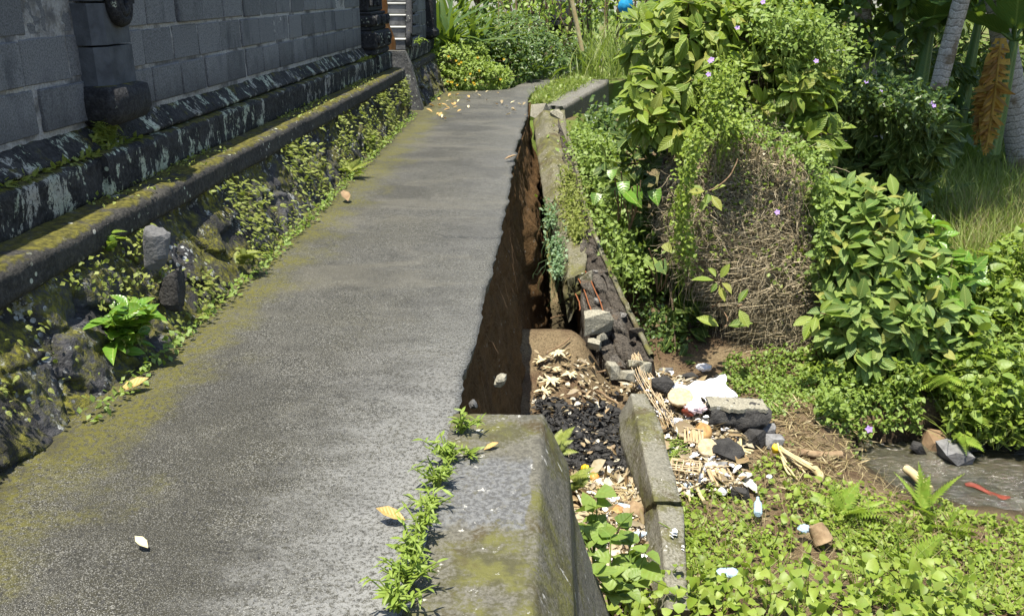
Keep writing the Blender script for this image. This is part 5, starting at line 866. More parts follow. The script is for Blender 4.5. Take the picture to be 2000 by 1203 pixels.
sprig(atY(1385, 372, 7.6), atY(1440, 310, 7.75), 6, .17, 'long arching shoot with yellow green leaves hanging over the dead vines'); sprig(atY(1405, 545, 7.5), atY(1390, 600, 7.8), 6, .17, 'bright leafy shoot at lower left of the dead vines'); sprig(atY(1600, 610, 7.3), atY(1660, 600, 7.6), 8, .24, 'large bright leaf rosette on the right edge of the dead vines'); sprig(atY(1415, 635, 7.6), atY(1405, 600, 7.8), 2, .22, 'single pale drooping leaf in the dark hollow'); sprig(atY(1440, 595, 7.55), atY(1445, 570, 7.8), 2, .18, 'two green leaves low on the dead vines')

# ------------------------------------------------------------------ broadleaf trees and shrubs
def tree(name, label, base, blobs, n, k, size, mat, cat='tree', rad=.05, T=T_OVAL, group=None, upb=.35, front=.35, ntw=50, inner=.3, droop=.5, wid=1, fl=None, bark='bark'):
    r = empty(name, base, label, cat, group); ells = [blob(*b_) for b_ in blobs]; _, P = crown(r, ells, n, k, size, M[mat], T, upb, front, inner=inner, droop=droop, wid=wid); limbs(r, base, ells, P, rad, bark, ntw=ntw); return r, ells
tree('broadleaf_tree', 'bright broad leaved tree with drooping ribbed leaves left of the dead vines', (.95, 9.6, float(zg(.95, 9.6))), [(1328, 60, 9.3, 95, 65), (1390, 70, 9.6, 95, 70), (1298, 190, 9.0, 70, 60), (1340, 170, 9.2, 75, 60), (1358, 30, 9.8, 90, 50), (1318, 240, 8.9, 60, 40), (1430, 30, 10, 80, 60)], 270, 7, .215, 'leaf_broad', rad=.06)
tree('broadleaf_tree', 'bright broad leaved tree standing behind the top of the dead vines', (2.1, 10.0, float(zg(2.1, 10.0))), [(1490, 150, 9.3, 75, 65), (1540, 190, 9.2, 80, 60), (1480, 60, 9.8, 90, 60), (1570, 270, 9.0, 60, 40), (1530, 110, 9.7, 80, 60), (1600, 230, 9.3, 40, 50)], 240, 7, .215, 'leaf_broad', rad=.06)
tree('dark_tree', 'dark shaded tree with drooping leaves right of the bright trees', (4.0, 11.6, float(zg(4.0, 11.6))), [(1680, 230, 11.2, 110, 80), (1760, 250, 11.0, 90, 75), (1650, 320, 11, 70, 70), (1800, 280, 10.8, 60, 50), (1720, 340, 11, 90, 70), (1640, 200, 11, 70, 60)], 330, 7, .22, 'leaf_painted_shade', rad=.08, front=.2)
tree('leafy_shrub', 'sunlit grey green shrub with ribbed leaves right of the dead vines', (2.75, 8.1, float(zg(2.75, 8.1))), [(1650, 400, 8.4, 60, 45), (1720, 430, 8.2, 70, 60), (1670, 510, 8.0, 70, 65), (1760, 530, 7.9, 75, 70), (1700, 610, 7.7, 75, 65), (1780, 620, 7.6, 60, 60), (1660, 620, 7.7, 50, 60), (1830, 700, 7.5, 40, 40), (1700, 690, 7.55, 60, 40), (1870, 640, 7.7, 40, 45), (1640, 440, 8.3, 45, 45)], 400, 6, .185, 'leaf_shrub', 'shrub', .03, T_OVAL2, front=.55, droop=.35)
tree('glossy_shrub', 'glossy green shrub with big pale veined leaves beside the grassy slope', (3.3, 8.3, float(zg(3.3, 8.3))), [(1790, 470, 8.2, 50, 45), (1850, 540, 8.0, 50, 50), (1790, 560, 8.0, 55, 50), (1830, 610, 7.8, 45, 50)], 90, 6, .19, 'leaf_bright', 'shrub', .025, T_OVAL2, front=.5, droop=.3)
tree('dark_bush', 'bush with shade painted into its leaves behind the leaning wall', (1.15, 9.3, float(zg(1.15, 9.3))), [(1260, 400, 9.6, 70, 80), (1300, 500, 9.3, 70, 80), (1240, 320, 10, 60, 60), (1330, 620, 9, 70, 80), (1340, 400, 9.4, 40, 90), (1350, 650, 8.5, 50, 40), (1320, 700, 8.2, 50, 20)], 170, 6, .2, 'leaf_painted_shade', 'bush', .03, T_OVAL2, front=.4)  # dark backing bush, the hollow's shade is put into its leaf colour
for px, py, Y, sz, lab in ((1233, 378, 8.8, .19, 'large heart shaped green leaf plant in the dark hollow'), (1212, 360, 9.0, .15, 'heart leaved plant just left of the larger one'), (1290, 500, 8.4, .15, 'broad leaved seedling on dark slope left of the dead vines')):
    g = Geo(); c = atY(px, py, Y); r = empty('heart_leaf_plant', c+np.r_[0, .1, -.35], lab, 'plant'); k = 5; a = rng.uniform(-2.6, -.4, k); scatter(g, T_HEART, c+rnd(k, .1)*[1, .5, .8], np.c_[np.cos(a)*.8, np.sin(a)*.6, -.5+0*a], nrm(np.array([-.2, -.6, .8])+rnd(k, .2)), sz*rng.uniform(.6, 1.1, k), 0, 1, .3); g.build('leaves', M['leaf_bright' if px != 1290 else 'leaf_shrub'], r); g = Geo()
    for q in range(4): bar(g, c+np.r_[0, .12, -.4], c+rnd(1, .08)[0], .007)
    g.build('stems', M['twig'], r)
# vines over the outer slope beside the leaning wall
def vine_band(pts, n, size, mat, label, w_=22, T=T_SMALL, name='climbing_vine', hang=.25, dep=.18):
    pts = np.array(pts, float); s_ = rng.uniform(0, len(pts)-1, n); px = np.interp(s_, range(len(pts)), pts[:, 0]); py = np.interp(s_, range(len(pts)), pts[:, 1]); Y = np.interp(s_, range(len(pts)), pts[:, 2]); ww = np.interp(s_, range(len(pts)), pts[:, 3] if pts.shape[1] > 3 else [w_]*len(pts))
    kx = rng.normal(size=n)*.5; P = np.array([atY(a+b_*c, d+e, f) for a, b_, c, d, e, f in zip(px, ww, kx, py, rng.normal(size=n)*w_*.5, Y+rng.normal(size=n)*dep)]); k = fbm(P*3, 3); P = P[k > -.35]; g = Geo(); ivy(g, P, np.tile([.1, -.6, .7], (len(P), 1)), size, T, 1.1, .4)
    m = min(len(P), n//18); q = P[:m]; kk = np.linspace(0, 1, 6)[None, :, None]; strands(g, q[:, None]+np.array([0, 0, -.35])*kk+np.cumsum(rng.normal(size=(m, 6, 3))*.03, 1), .003, rng.random(m)); return tag(g.build(name, M[mat]), label, 'vine', kind='stuff')
vine_band([(1128, 275, 12.0, 24), (1160, 290, 11.6, 50), (1180, 330, 11, 70), (1190, 400, 10.2, 60), (1215, 470, 9.4, 50), (1240, 540, 8.8, 40)], 4200, .06, 'leaf_vine2', 'bright small leaved vines on the slope outside the leaning wall', 40, dep=.35)
vine_band([(1150, 265, 12.3, 36), (1195, 235, 13, 40), (1225, 270, 12.2, 50), (1250, 200, 13.5, 40)], 1500, .08, 'leaf_hedge', 'darker vines below the far parapet', 40)
vine_band([(1290, 640, 8.9, 60), (1300, 700, 8.3, 60), (1270, 600, 8.8, 50), (1340, 690, 8.6, 70)], 1100, .045, 'leaf_hedge', 'small shaded weeds at the foot of the dark hollow', 40)
vine_band([(1108, 330, 10.85, 14), (1112, 380, 10.2, 26), (1122, 430, 9.55, 24), (1130, 470, 9.1, 12)], 1500, .045, 'moss_fern', 'moss and small ferns growing on the leaning parapet', 26, T_FERN_S, 'parapet_ferns', dep=.03)
vine_band([(1070, 400, 10.05, 12), (1082, 450, 9.35, 18), (1088, 490, 8.95, 18), (1090, 535, 8.5, 12)], 900, .038, 'grey_green', 'small grey green weeds hanging from inner edge of the leaning parapet', 16, dep=.02)
vine_band([(1480, 40, 9.2, 80), (1580, 60, 9.3, 90), (1620, 120, 9.8, 60), (1540, 30, 9.1, 80)], 3000, .055, 'leaf_vine2', 'small leaved flowering vine draped over the bright trees', 50, dep=.3)
vine_band([(1390, 200, 8.5, 30), (1420, 130, 8.6, 40), (1400, 230, 8.4, 40), (1440, 250, 8.3, 40)], 1500, .045, 'leaf_vine', 'small leaved vine hanging between the two bright trees', 36)
vine_band([(1370, 250, 7.95, 30), (1350, 310, 7.9, 24), (1335, 380, 7.9, 20), (1330, 450, 7.95, 20), (1350, 520, 8, 20)], 1100, .045, 'leaf_vine', 'green vines trailing down the left side of the dead vines', 30, dep=.12)
vine_band([(1420, 235, 8.35, 40), (1470, 250, 8.35, 40), (1540, 290, 8.3, 40), (1600, 320, 8.2, 24), (1612, 420, 8.0, 14), (1600, 520, 7.9, 14)], 1100, .045, 'leaf_vine2', 'green vines trailing over the top and right edge of the dead vines', 26, dep=.12)
vine_band([(1700, 170, 10.3, 80), (1760, 200, 10.2, 80), (1810, 215, 10.2, 50)], 1600, .06, 'leaf_hedge', 'vine with purple flowers over the dark tree', 36)
for i, (px, py, Y, where) in enumerate(((1387, 120, 8.2, 'left of the bright trees top'), (1384, 146, 8.2, 'lowest of three beside the hanging vine'), (1390, 117, 8.15, 'highest of three beside the hanging vine'), (1518, 415, 7.5, 'alone on the dead vines'), (1594, 120, 8.7, 'on the bright tree right side'), (1697, 838, 6.9, 'alone on the vines above the stream'), (1817, 201, 9.9, 'at the tip of the dark tree'), (1824, 207, 9.9, 'beside another at the dark tree tip'), (1692, 160, 10, 'on the upper dark tree'), (1720, 180, 10, 'in the middle of the dark tree'), (1490, 5, 8.7, 'at the very top of the bright tree'), (1440, 55, 8.7, 'high between the bright trees'))):
    q = atY(px, py, Y); g = Geo(); k = 5; a = np.arange(k)/k*6.283; nn = nrm(np.array([-.1, -.8, .5])); e1 = nrm(np.cross(nn, [0, 0, 1])); e2 = np.cross(e1, nn); D = e1*np.cos(a)[:, None]+e2*np.sin(a)[:, None]+nn*.35; scatter(g, T_HEART, np.tile(q, (k, 1)), D, np.tile(nn, (k, 1)), .026 if py < 700 else .034, 0, 1.1, .1); tag(g.build('purple_flower', M['petal_purple']), 'purple morning glory flower '+where, 'flower', 'purple flowers')
# ------------------------------------------------------------------ palms, bananas, canopy at the back right
def palm(label, p0, p1, p2, r0, crown_n=16, top=None):
    r = empty('palm_tree', p0, label, 'palm'); p0, p1, p2 = map(np.array, (p0, p1, p2)); k = np.linspace(0, 1, 40)[:, None]; pts = (1-k)**2*p0+2*k*(1-k)*p1+k**2*p2; g = Geo(); tube(g, pts, r0*np.linspace(1.15, .75, 40)*(1+.03*np.sin(np.arange(40)*2.1)), 14); g.build('trunk', M['palm_bark'], r); g = Geo(); c = pts[-1]
    for i in range(crown_n):
        a = i*2.4; el = .75-.075*i; L = 2.9; kk = np.linspace(0, 1, 14); d = np.r_[math.cos(a), math.sin(a)]; R_ = np.stack([c[0]+d[0]*L*kk*math.cos(el*.6), c[1]+d[1]*L*kk*math.cos(el*.6), c[2]+L*(kk*math.sin(el)-.55*kk**2)], -1); tube(g, R_, np.linspace(.03, .006, 14), 4, cap=False)
        q = np.linspace(.1, .99, 46); P = np.stack([np.interp(q, kk, R_[:, c_]) for c_ in range(3)], -1); sd = np.array([-d[1], d[0], 0])
        for s_ in (-1, 1): scatter(g, T_BLADE, P, sd*s_+np.r_[d*.5, -.25]+rnd(46, .1), np.tile([0, 0, 1.], (46, 1)), .62*np.sin(np.pi*(.15+.8*q)), 0, 1.9)
    g.build('crown', M['palm_leaf'], r)
a, b_ = atY(1822, 195, 12.5), atY(1878, -60, 12.5); dz = (b_-a); palm('slim ringed palm trunk leaning right behind the dark tree', a-dz*1.0+np.r_[0, 0, 0], a+dz*.8, a+dz*4.2+np.r_[.6, .3, 0], .105)
a, b_ = atY(1990, 240, 13.5), atY(1965, -40, 13.5); dz = (b_-a); palm('thick pale palm trunk at the right edge leaning left', a-dz*1.0, a+dz*.9, a+dz*3.6+np.r_[-.5, .4, 0], .17)
a, b_ = atY(1690, 130, 14.5), atY(1685, 60, 14.5); dz = (b_-a); r = empty('canopy_tree', a-dz*4, 'tree with pale trunk, dark vine covered crown and added shade lobes behind the dark tree', 'tree'); ells = [blob(1690, 0, 14.3, 130, 90), blob(1620, -60, 14.6, 130, 100), blob(1780, -60, 14.8, 130, 90), blob(1700, -200, 15, 220, 160), blob(1850, -260, 14, 200, 140), [3.2, 10.3, 4.4, 1.1, 1.1, .7], [5.4, 13.0, 5.2, 2.2, 1.9, 1.0], [6.8, 13.2, 5.6, 2, 1.8, 1], [4.6, 11.9, 6.3, 2.2, 2, .9], [4.7, 15.5, 4.9, 2.0, 1.8, .9], [3.1, 11.6, 3.9, 1.0, 1.0, .6], [4.2, 10.6, 3.4, 1.1, .9, .5]]; crown(r, ells, 1500, 9, .26, M['leaf_hedge'], T_OVAL2, .3, .2); g = Geo(); tube(g, [a-dz*4, a-dz*2, a, b_, b_+dz*2], [.2, .18, .16, .15, .12], 12); g.build('trunk', M['palm_bark'], r)  # crown lobes given by coordinates are unseen, added to shade the dark tree
def big_leaf(g, base, tip, W, sag=.25, mi=0, roll=0, n=16, torn=0):
    base, tip = np.array(base, float), np.array(tip, float); ax = tip-base; L = np.linalg.norm(ax); sd = nrm(np.cross(ax, [roll, .15, 1])); upv = nrm(np.cross(sd, ax)); k = np.linspace(0, 1, n+1); wv = W*.5*np.sin(np.pi*np.clip(k, .02, .98)**.7)**.6; V = []; U = []
    for i in range(n+1):
        for s_ in (-1, -.5, 0, .5, 1): V.append(base+ax*k[i]-np.r_[0, 0, 1]*sag*L*k[i]**2+sd*s_*wv[i]+upv*(.18*abs(s_)*wv[i]+.015*math.sin(i*2.3+s_*3)*abs(s_))); U.append((.5+.5*s_, k[i]))
    F = grid_f(n+1, 5)
    if torn: F = F[rng.random(len(F)) > torn]
    g.add(np.array(V), F, np.array(U), rng.random(), mi)
def banana(label, base, h, leaves, dead=()):
    r = empty('banana_plant', base, label, 'banana plant'); base = np.array(base, float); g = Geo(); top = base+np.r_[.05, 0, h]; tube(g, [base, base+np.r_[.02, 0, h*.5], top], [.12, .10, .06], 10); g.build('stem', M['bamboo' if False else 'banana'], r)
    for a, el, L, W, sg in leaves:
        g = Geo(); d = np.r_[math.cos(a)*math.cos(el), math.sin(a)*math.cos(el), math.sin(el)]; tube(g, [top, top+d*.25], [.03, .02], 6); big_leaf(g, top+d*.2, top+d*(L+.2), W, sg); g.build('leaf', M['banana'], r)
    for bp, tp, W in dead:
        g = Geo(); bp, tp = np.array(bp), np.array(tp); k = rng.uniform(.05, 1, 150); P = bp+(tp-bp)*k[:, None]; s_ = np.sign(rng.normal(size=150)); D = np.c_[s_*.8, rng.normal(size=150)*.35, rng.uniform(-1.1, -.1, 150)]; scatter(g, T_STRIP, P, D, nrm(np.array([.0, -1., .3])+rnd(150, .5)), W*.62*rng.uniform(.5, 1.1, 150)*np.sin(np.pi*(.12+.8*k)), 0, 1.3, 1.0); big_leaf(g, bp, tp, W*.8, .02, 0, 0, 40, .3); bar(g, bp, tp, .018); g.build('dry_leaf', M['banana_dry'], r)
bz = lambda px, py, Y: atY(px, py, Y)
banana('banana plant with hanging yellow dry leaf between the two palm trunks', bz(1935, 300, 13.0), 1.5, [(2.6, .9, 1.7, .5, .25), (3.4, .5, 1.6, .5, .4), (.6, 1.0, 1.6, .5, .2), (4.2, .9, 1.5, .5, .3), (1.7, 1.2, 1.6, .5, .1), (5.2, .4, 1.5, .45, .5)], [(bz(1955, 75, 12.6), bz(1925, 300, 12.6), .42), (bz(1945, 95, 12.7), bz(1905, 280, 12.7), .3)])
banana('banana plant with broad dark leaves left of the slim palm trunk', bz(1790, 200, 14.0), 1.0, [(2.4, 1.1, 2.0, .6, .15), (3.5, .7, 1.9, .55, .3), (.8, .9, 2.0, .6, .2), (4.4, .6, 1.6, .5, .4), (1.6, 1.2, 2.0, .6, .1)])
banana('banana plant behind the thick pale palm trunk at right edge', bz(2020, 250, 15), 1.6, [(2.8, 1.0, 2.0, .6, .2), (3.6, .5, 1.8, .5, .4), (2.0, 1.2, 1.8, .6, .1), (4.5, .7, 1.7, .5, .3)])
banana('banana plant in deep shade behind the slim palm trunk', bz(1870, 260, 16), 1.8, [(2.2, 1.0, 2.2, .65, .2), (3.3, .6, 2.0, .6, .35), (.9, .8, 2.0, .6, .3), (4.6, .8, 1.9, .6, .3), (5.6, .5, 1.8, .5, .4)])
for i, (px, py, Y, w_, h_) in enumerate(((1640, 20, 19, 190, 140), (1800, 120, 19, 200, 150), (1980, 120, 19, 200, 180), (2150, 100, 17, 200, 200), (1560, 60, 21, 140, 120), (1720, 250, 15.5, 120, 90), (1880, 230, 17.5, 150, 90), (2030, 330, 16, 120, 90))):
    tree('dark_thicket', 'dark thicket of leaves behind the palm trunks, '+('left end', 'middle', 'right of the slim trunk', 'right outside edge', 'behind the bright trees', 'under the dark tree', 'low in the middle', 'low at right edge')[i], atY(px, py, Y)*[1, 1, 0]+[0, 0, -1.0], [(px, py, Y, w_, h_), (px+60, py-60, Y+.5, w_, h_), (px-70, py-40, Y+.4, w_*.8, h_)], 150, 8, .26, 'leaf_painted_shade', 'thicket', .06, ntw=20)
# ------------------------------------------------------------------ background beyond the path
tree('flowering_bush', 'bright green bush with small yellow flowers beside the far wall end', (-1.55, 16.4, -.3), [(880, 120, 16.0, 45, 30), (920, 145, 15.9, 45, 30), (870, 160, 15.8, 30, 30), (950, 158, 16.0, 35, 22), (905, 110, 16.4, 45, 25), (965, 150, 16.2, 30, 22)], 520, 8, .075, 'leaf_lime', 'bush', .02, T_OVAL2, front=.4)
for i in range(16):
    q = atY(rng.uniform(855, 990), rng.uniform(105, 175), 15.55); g = Geo(); scatter(g, T_SMALL, np.tile(q, (5, 1)), np.c_[np.cos(np.arange(5)*1.26), np.full(5, -.4), np.sin(np.arange(5)*1.26)], np.tile([0, -1., .3], (5, 1)), .026, 0, 1.2); tag(g.build('yellow_flower', M['petal_yellow']), 'tiny yellow flower on the bright bush beyond the wall', 'flower', 'yellow flowers')
tree('dark_hedge', 'dark green hedge filling the bend behind the end of the path', (-.6, 18, -.5), [(990, 120, 17.2, 60, 45), (1040, 110, 17.8, 60, 42), (1000, 70, 18.5, 70, 40), (1090, 105, 19.5, 50, 30), (1060, 130, 18.4, 50, 28), (930, 80, 18, 70, 45), (1130, 95, 21, 40, 25)], 900, 8, .10, 'leaf_hedge', 'hedge', .03, T_OVAL2, front=.3, inner=.2)
def straps(label, base, n, L, mat='leaf_hedge', lean=.55, T=T_STRAP, wid=1.4):
    g = Geo(); base = np.array(base); D = rnd(n, lean); D[:, 2] = np.abs(D[:, 2])*.4+.9; scatter(g, T, base+rnd(n, .16)*[1, 1, .3], D, nrm(rnd(n, .3)-D*[1, 1, 0]+[0, 0, .3]), L*rng.uniform(.6, 1.1, n), 0, wid, .4); return tag(g.build('strap_leaved_plant', M[mat]), label, 'plant')
for px, py, Y, n, L, lab in ((870, 60, 16.8, 46, 1.0, 'tall strap leaved clump right behind the far wall end'), (905, 70, 17.3, 46, 1.0, 'strap leaved clump, second from the wall end'), (845, 40, 17, 36, 1.0, 'strap leaved clump hugging the wall pillar'), (955, 60, 18.0, 40, .95, 'strap leaved clump in middle of the dark hedge'), (1000, 80, 18.2, 34, .8, 'low strap leaved clump at right of the dark hedge'), (880, 10, 18.5, 36, 1.1, 'strap leaved clump at the very top behind the wall end'), (1040, 100, 17.6, 30, .6, 'drooping strap leaves at front of the dark hedge')): straps(lab, atY(px, py+55, Y), n, L)
g = Geo(); q = region([(1025, 192), (1060, 160), (1110, 140), (1190, 120), (1215, 150), (1150, 162), (1080, 190), (1050, 200)], 5)
n = 2600; Yv = rng.uniform(13.3, 20, n); xl = np.interp(Yv, Rp[:, 1], Rp[:, 0])+.05; xr = np.interp(Yv, [13.3, 14.8, 16.8, 18, 21], [-.12, .25, .72, 1.1, 1.8]); P = np.c_[xl+(xr-.12-xl)*rng.random(n), Yv, np.full(n, -.03)]; P[:, 2] = np.where(Yv > 17, -.1, -.02); D = rnd(n, .5); D[:, 2] = np.abs(D[:, 2])+.5; scatter(g, T_BLADE, P, D, rnd(n), rng.uniform(.08, .24, n), 0, 1.1, .4); ivy(g, P[:700]+np.c_[np.zeros((700, 2)), rng.random(700)*.15], np.tile([0, -.2, 1.], (700, 1)), .07); tag(g.build('verge_grass', M['grass']), 'bright grass verge between path end and the far parapet', 'grass', kind='stuff')
V = np.array([(-.44, 13.2, -.03), (-.1, 13.2, -.03), (.25, 14.8, -.03), (.72, 16.8, -.04), (1.1, 18, -.08), (1.8, 21, -.15), (.34, 20.6, -.15), (-.02, 18, -.1), (-.3, 15.9, -.04), (-.48, 15.2, -.03)]); lo = V-[0, 0, .9]; k = len(V); tag(Geo().add(np.concatenate([V, lo]), [[i, (i+1) % k, k+(i+1) % k, k+i] for i in range(k)]).add(V, [list(range(k))]).build('verge', M['ground'], None, False), 'earth verge behind the far parapet', 'verge', kind='structure')
for px, py, Y, lab in ((1155, 130, 17.5, 'tall pale grass clump on the verge, left'), (1185, 110, 18.5, 'tall pale grass clump on the verge under the hedge sticks'), (1205, 130, 17, 'tall pale grass clump on the verge beside the bright tree'), (1170, 90, 20, 'tall grass clump farthest back on the verge')):
    g = Geo(); n = 60; c = atY(px, py+20, Y); D = rnd(n, .3); D[:, 2] = 1; scatter(g, T_BLADE, c+rnd(n, .2)*[1, 1, .1], D, rnd(n), rng.uniform(.4, .95, n), 0, 1.0, .4); tag(g.build('grass_clump', M['grass']), lab, 'grass')
grass_patch([(1040, 60), (1240, 40), (1240, 8), (840, 8), (900, 40)], 5000, .12, .3, 'sunlit lawn behind the hedge sticks', name='lawn', wid=1.6)
tag(Geo().add(np.array([(-8, 30, -.33), (9, 30, -.33), (9, 30.9, -.33), (-8, 30.9, -.33)])+[0, 0, .10], [[0, 1, 2, 3]]).build('garden_path', M['far_parapet']), 'grey paved strip crossing the lawn far behind', 'path', kind='structure')
for i in range(30):                                     # stick hedge: slim stems with loose leaves
    px = 985+i*9.2+rng.uniform(-5, 5); Y = rng.uniform(20.5, 23.5); b0 = atY(px, 100, Y); b0[2] = -.45; lean_ = rng.normal()*.12; h_ = rng.uniform(1.9, 2.6); tp = b0+np.r_[lean_*h_, 0, h_]; r = empty('hedge_sapling', b0, 'thin hedge sapling with loose round leaves in front of the lawn', 'sapling', 'thin saplings of the far hedge'); g = Geo(); bar(g, b0, tp, rng.uniform(.012, .03), rng.uniform(-.06, .06)); bar(g, b0+(tp-b0)*.4, tp+np.r_[rng.normal()*.3, 0, -.1], .01); g.build('stem', M['bark' if i % 3 else 'wood'], r)
    g = Geo(); n = 55; t_ = rng.uniform(.12, 1, n); p = b0+(tp-b0)*t_[:, None]+rnd(n, .16)*[1, .7, .7]; scatter(g, T_OVAL2, p, rnd(n)+[0, -.3, -.3], nrm(np.array([0, -.3, 1.])+rnd(n, .5)), rng.uniform(.08, .17, n), 0, 1.3, .4); g.build('leaves', M['leaf_lime' if i % 2 else 'leaf_vine2'], r)
g = Geo(); a = atY(1137, 100, 19); b_ = atY(1116, -10, 19); bar(g, a, b_, .05, .0); tag(g.build('bamboo_post', M['bamboo']), 'yellowish leaning bamboo post in the far hedge', 'post')
shr = empty('shrine_post', atY(1088, 75, 24), 'small dark stone shrine post with wide cap behind the hedge', 'shrine'); c = atY(1088, 75, 24); c[2] = -.35
for nm, (w_, d_, z0, z1) in (('base', (.26, .26, 0, .42)), ('shaft', (.17, .17, .424, .5)), ('pedestal', (.3, .3, .504, .62)), ('neck', (.2, .2, .624, 1.08)), ('cap', (.5, .5, 1.084, 1.22)), ('house', (.3, .3, 1.224, 1.7))): g = Geo(); box(g, c[0]-w_, c[0]+w_, c[1]-d_, c[1]+d_, c[2]+z0, c[2]+z1, .03); g.build(nm, M['grey_stone'], shr, False)
for i, (px, Y, w_, h_) in enumerate(((830, 36, 160, 70), (930, 38, 160, 75), (1040, 40, 160, 75), (1150, 38, 160, 75), (1260, 34, 170, 90), (1380, 28, 150, 120), (1480, 25, 150, 120))):
    tree('far_tree', 'far leafy tree at the back of the lawn, '+('behind the wall', 'second from the wall', 'middle one', 'right of the shrine', 'behind the blue bag', 'behind the left bright tree', 'behind the right bright tree')[i], atY(px, 30, Y)*[1, 1, 0]+[0, 0, -.5], [(px, -40, Y, w_, h_), (px-50, -70, Y+1, w_, h_), (px+50, -80, Y+.5, w_, h_), (px+20, -5, Y+1, w_*.8, h_*.4)], 190, 8, .3, 'leaf_vine2' if i % 2 else 'leaf_hedge', 'tree', .12, ntw=16)
# ------------------------------------------------------------------ plants on the wall foot, in the joint, on the parapet
def face_pts(n, y0=1.8, y1=12.4, tlo=0, thi=1):
    y = rng.uniform(y0, y1, n); t = rng.uniform(tlo, thi, n); x = np.interp(y, [1, 3.5, 5, 7, 9, 12.6], [-1.9, -1.87, -1.85, -1.89, -1.95, -2.03]); return np.c_[x+(-2.13-x)*t+.05, y, t*.47+.01]
g = Geo(); P = face_pts(8000); k = fbm(P3(P[:, 1]*1.6, P[:, 2]*3, 2), 4)+.12*rng.normal(size=len(P))+.12*ss(4.5, 8, P[:, 1]); P = P[k > .19]; n = len(P); D = nrm(rnd(n, .5)+np.array([.9, -.2, .0])); scatter(g, T_FERN_S, P, D, nrm(np.array([.5, -.2, 1.])+rnd(n, .3)), rng.uniform(.015, .045, n)*(.75+.45*ss(3, 7, P[:, 1])), 0, 1.3, .4)
P = face_pts(5200, 1.8, 12.4, 0, 1); k = fbm(P3(P[:, 1]*2.1, P[:, 2]*3, 9), 4); P = P[k > .18]; ivy(g, P, np.tile([.8, -.2, .5], (len(P), 1)), .026)
tag(g.build('wall_ferns', M['moss_fern']), 'yellow green moss ferns and weeds growing out of the stone footing', 'ferns', kind='stuff')
g = Geo(); n = 1500; y = rng.uniform(2, 12.5, n); k = fbm(P3(y*1.3, 0*y, 3), 3); y = y[k > -.05]; n = len(y); P = np.c_[np.where(rng.random(n) < .55, rng.uniform(-2.29, -2.25, n), rng.uniform(-2.26, -2.1, n)), y, np.full(n, .615)]; ivy(g, P+np.c_[np.zeros((n, 2)), rng.random(n)*.02], np.tile([.2, -.1, 1.], (n, 1)), .022); y = rng.uniform(2, 12, 700); k = fbm(P3(y*1.1, 5+0*y, 3), 3); y = y[k > .12]; n = len(y); P = np.c_[rng.uniform(-2.36, -2.31, n), y, np.full(n, .82)]; scatter(g, T_FERN_S, P, nrm(rnd(n, .5)+[.6, 0, .5]), nrm(np.array([.3, 0, 1.])+rnd(n, .2)), .05, 0, 1.2, .3)
n = 160; P = np.c_[np.full(n, -2.36), rng.normal(size=n)*.06+4.62, rng.uniform(.83, .98, n)]; scatter(g, T_FERN_S, P, nrm(rnd(n, .5)+[.7, -.2, .2]), nrm(np.array([.4, -.2, 1.])+rnd(n, .2)), .06, 0, 1.2, .3); tag(g.build('ledge_moss_weeds', M['moss_fern']), 'tiny weeds and moss tufts along the wall ledges', 'weeds', kind='stuff')
g = Geo(); P = face_pts(1400, 2, 15.2, 0, .05); P[:, 0] += rng.uniform(-.02, .06, len(P)); k = fbm(P3(P[:, 1]*1.5, 0*P[:, 1], 14), 3); P = P[k > -.05]; P[:, 2] = rng.uniform(0.005, .06, len(P)); ivy(g, P, np.tile([.4, -.2, 1.], (len(P), 1)), .032); tag(g.build('foot_weeds', M['leaf_vine2']), 'small weeds along the foot of the wall beside the path', 'weeds', kind='stuff')
plant('glossy_plant', onpath(258, 705)+np.r_[.0, -.02, .0], 22, .125, .30, 'leaf_bright', 'bright glossy leafy plant at the wall foot on the left', T_OVAL2, .16, k=6)
plant('small_weed', atY(95, 550, 3.62), 3, .12, .10, 'leaf_bright', 'lone lanky weed on the footing under the ledge at left', T_LANCE, .05, k=3); plant('small_weed', onpath(225, 745)+np.r_[-.18, -.2, .12], 6, .04, .13, 'leaf_vine2', 'small weed on the dark footing left of the glossy plant', T_OVAL2, .06, k=5)
plant('small_weed', onpath(725, 298)+np.r_[-.05, 0, 0], 9, .085, .2, 'leaf_lime', 'light green weed at the far wall foot', T_OVAL2, .14, k=5); plant('small_weed', atY(690, 165, 12.2)+np.r_[.3, 0, -.1], 5, .1, .1, 'leaf_lime', 'light weed near the end of the stone footing', T_LANCE, .1, k=4); plant('small_weed', onpath(405, 560)+np.r_[-.06, 0, .05], 7, .05, .12, 'leaf_lime', 'small weed below the dark pointed stones', T_LANCE, .08, k=4)
plant('small_weed', onpath(10, 880)+np.r_[-.05, 0, .08], 5, .07, .14, 'leaf_bright', 'weed at the left edge of the photo beside the wall foot', T_OVAL2, .07, k=4); plant('small_weed', atY(820, 90, 13.1), 7, .09, .12, 'leaf_lime', 'small weed growing from the top of the cement end', T_LANCE, .08, k=4)
fern(face_pts(1, 5.05, 5.06, .2, .25)[0], 12, .15, 'bushy moss fern clump low on the footing in middle of the wall', 'moss_fern', (.8, -.3, .4), .5); fern(atY(210, 470, 4.0), 7, .09, 'little bright fern under the ledge left of the pale stone', 'fern', (.6, -.3, .5), .5); fern(face_pts(1, 8.0, 8.05, .05, .1)[0], 10, .22, 'fern clump at the foot of the wall near the middle', 'moss_fern', (.7, -.3, .5), .5)
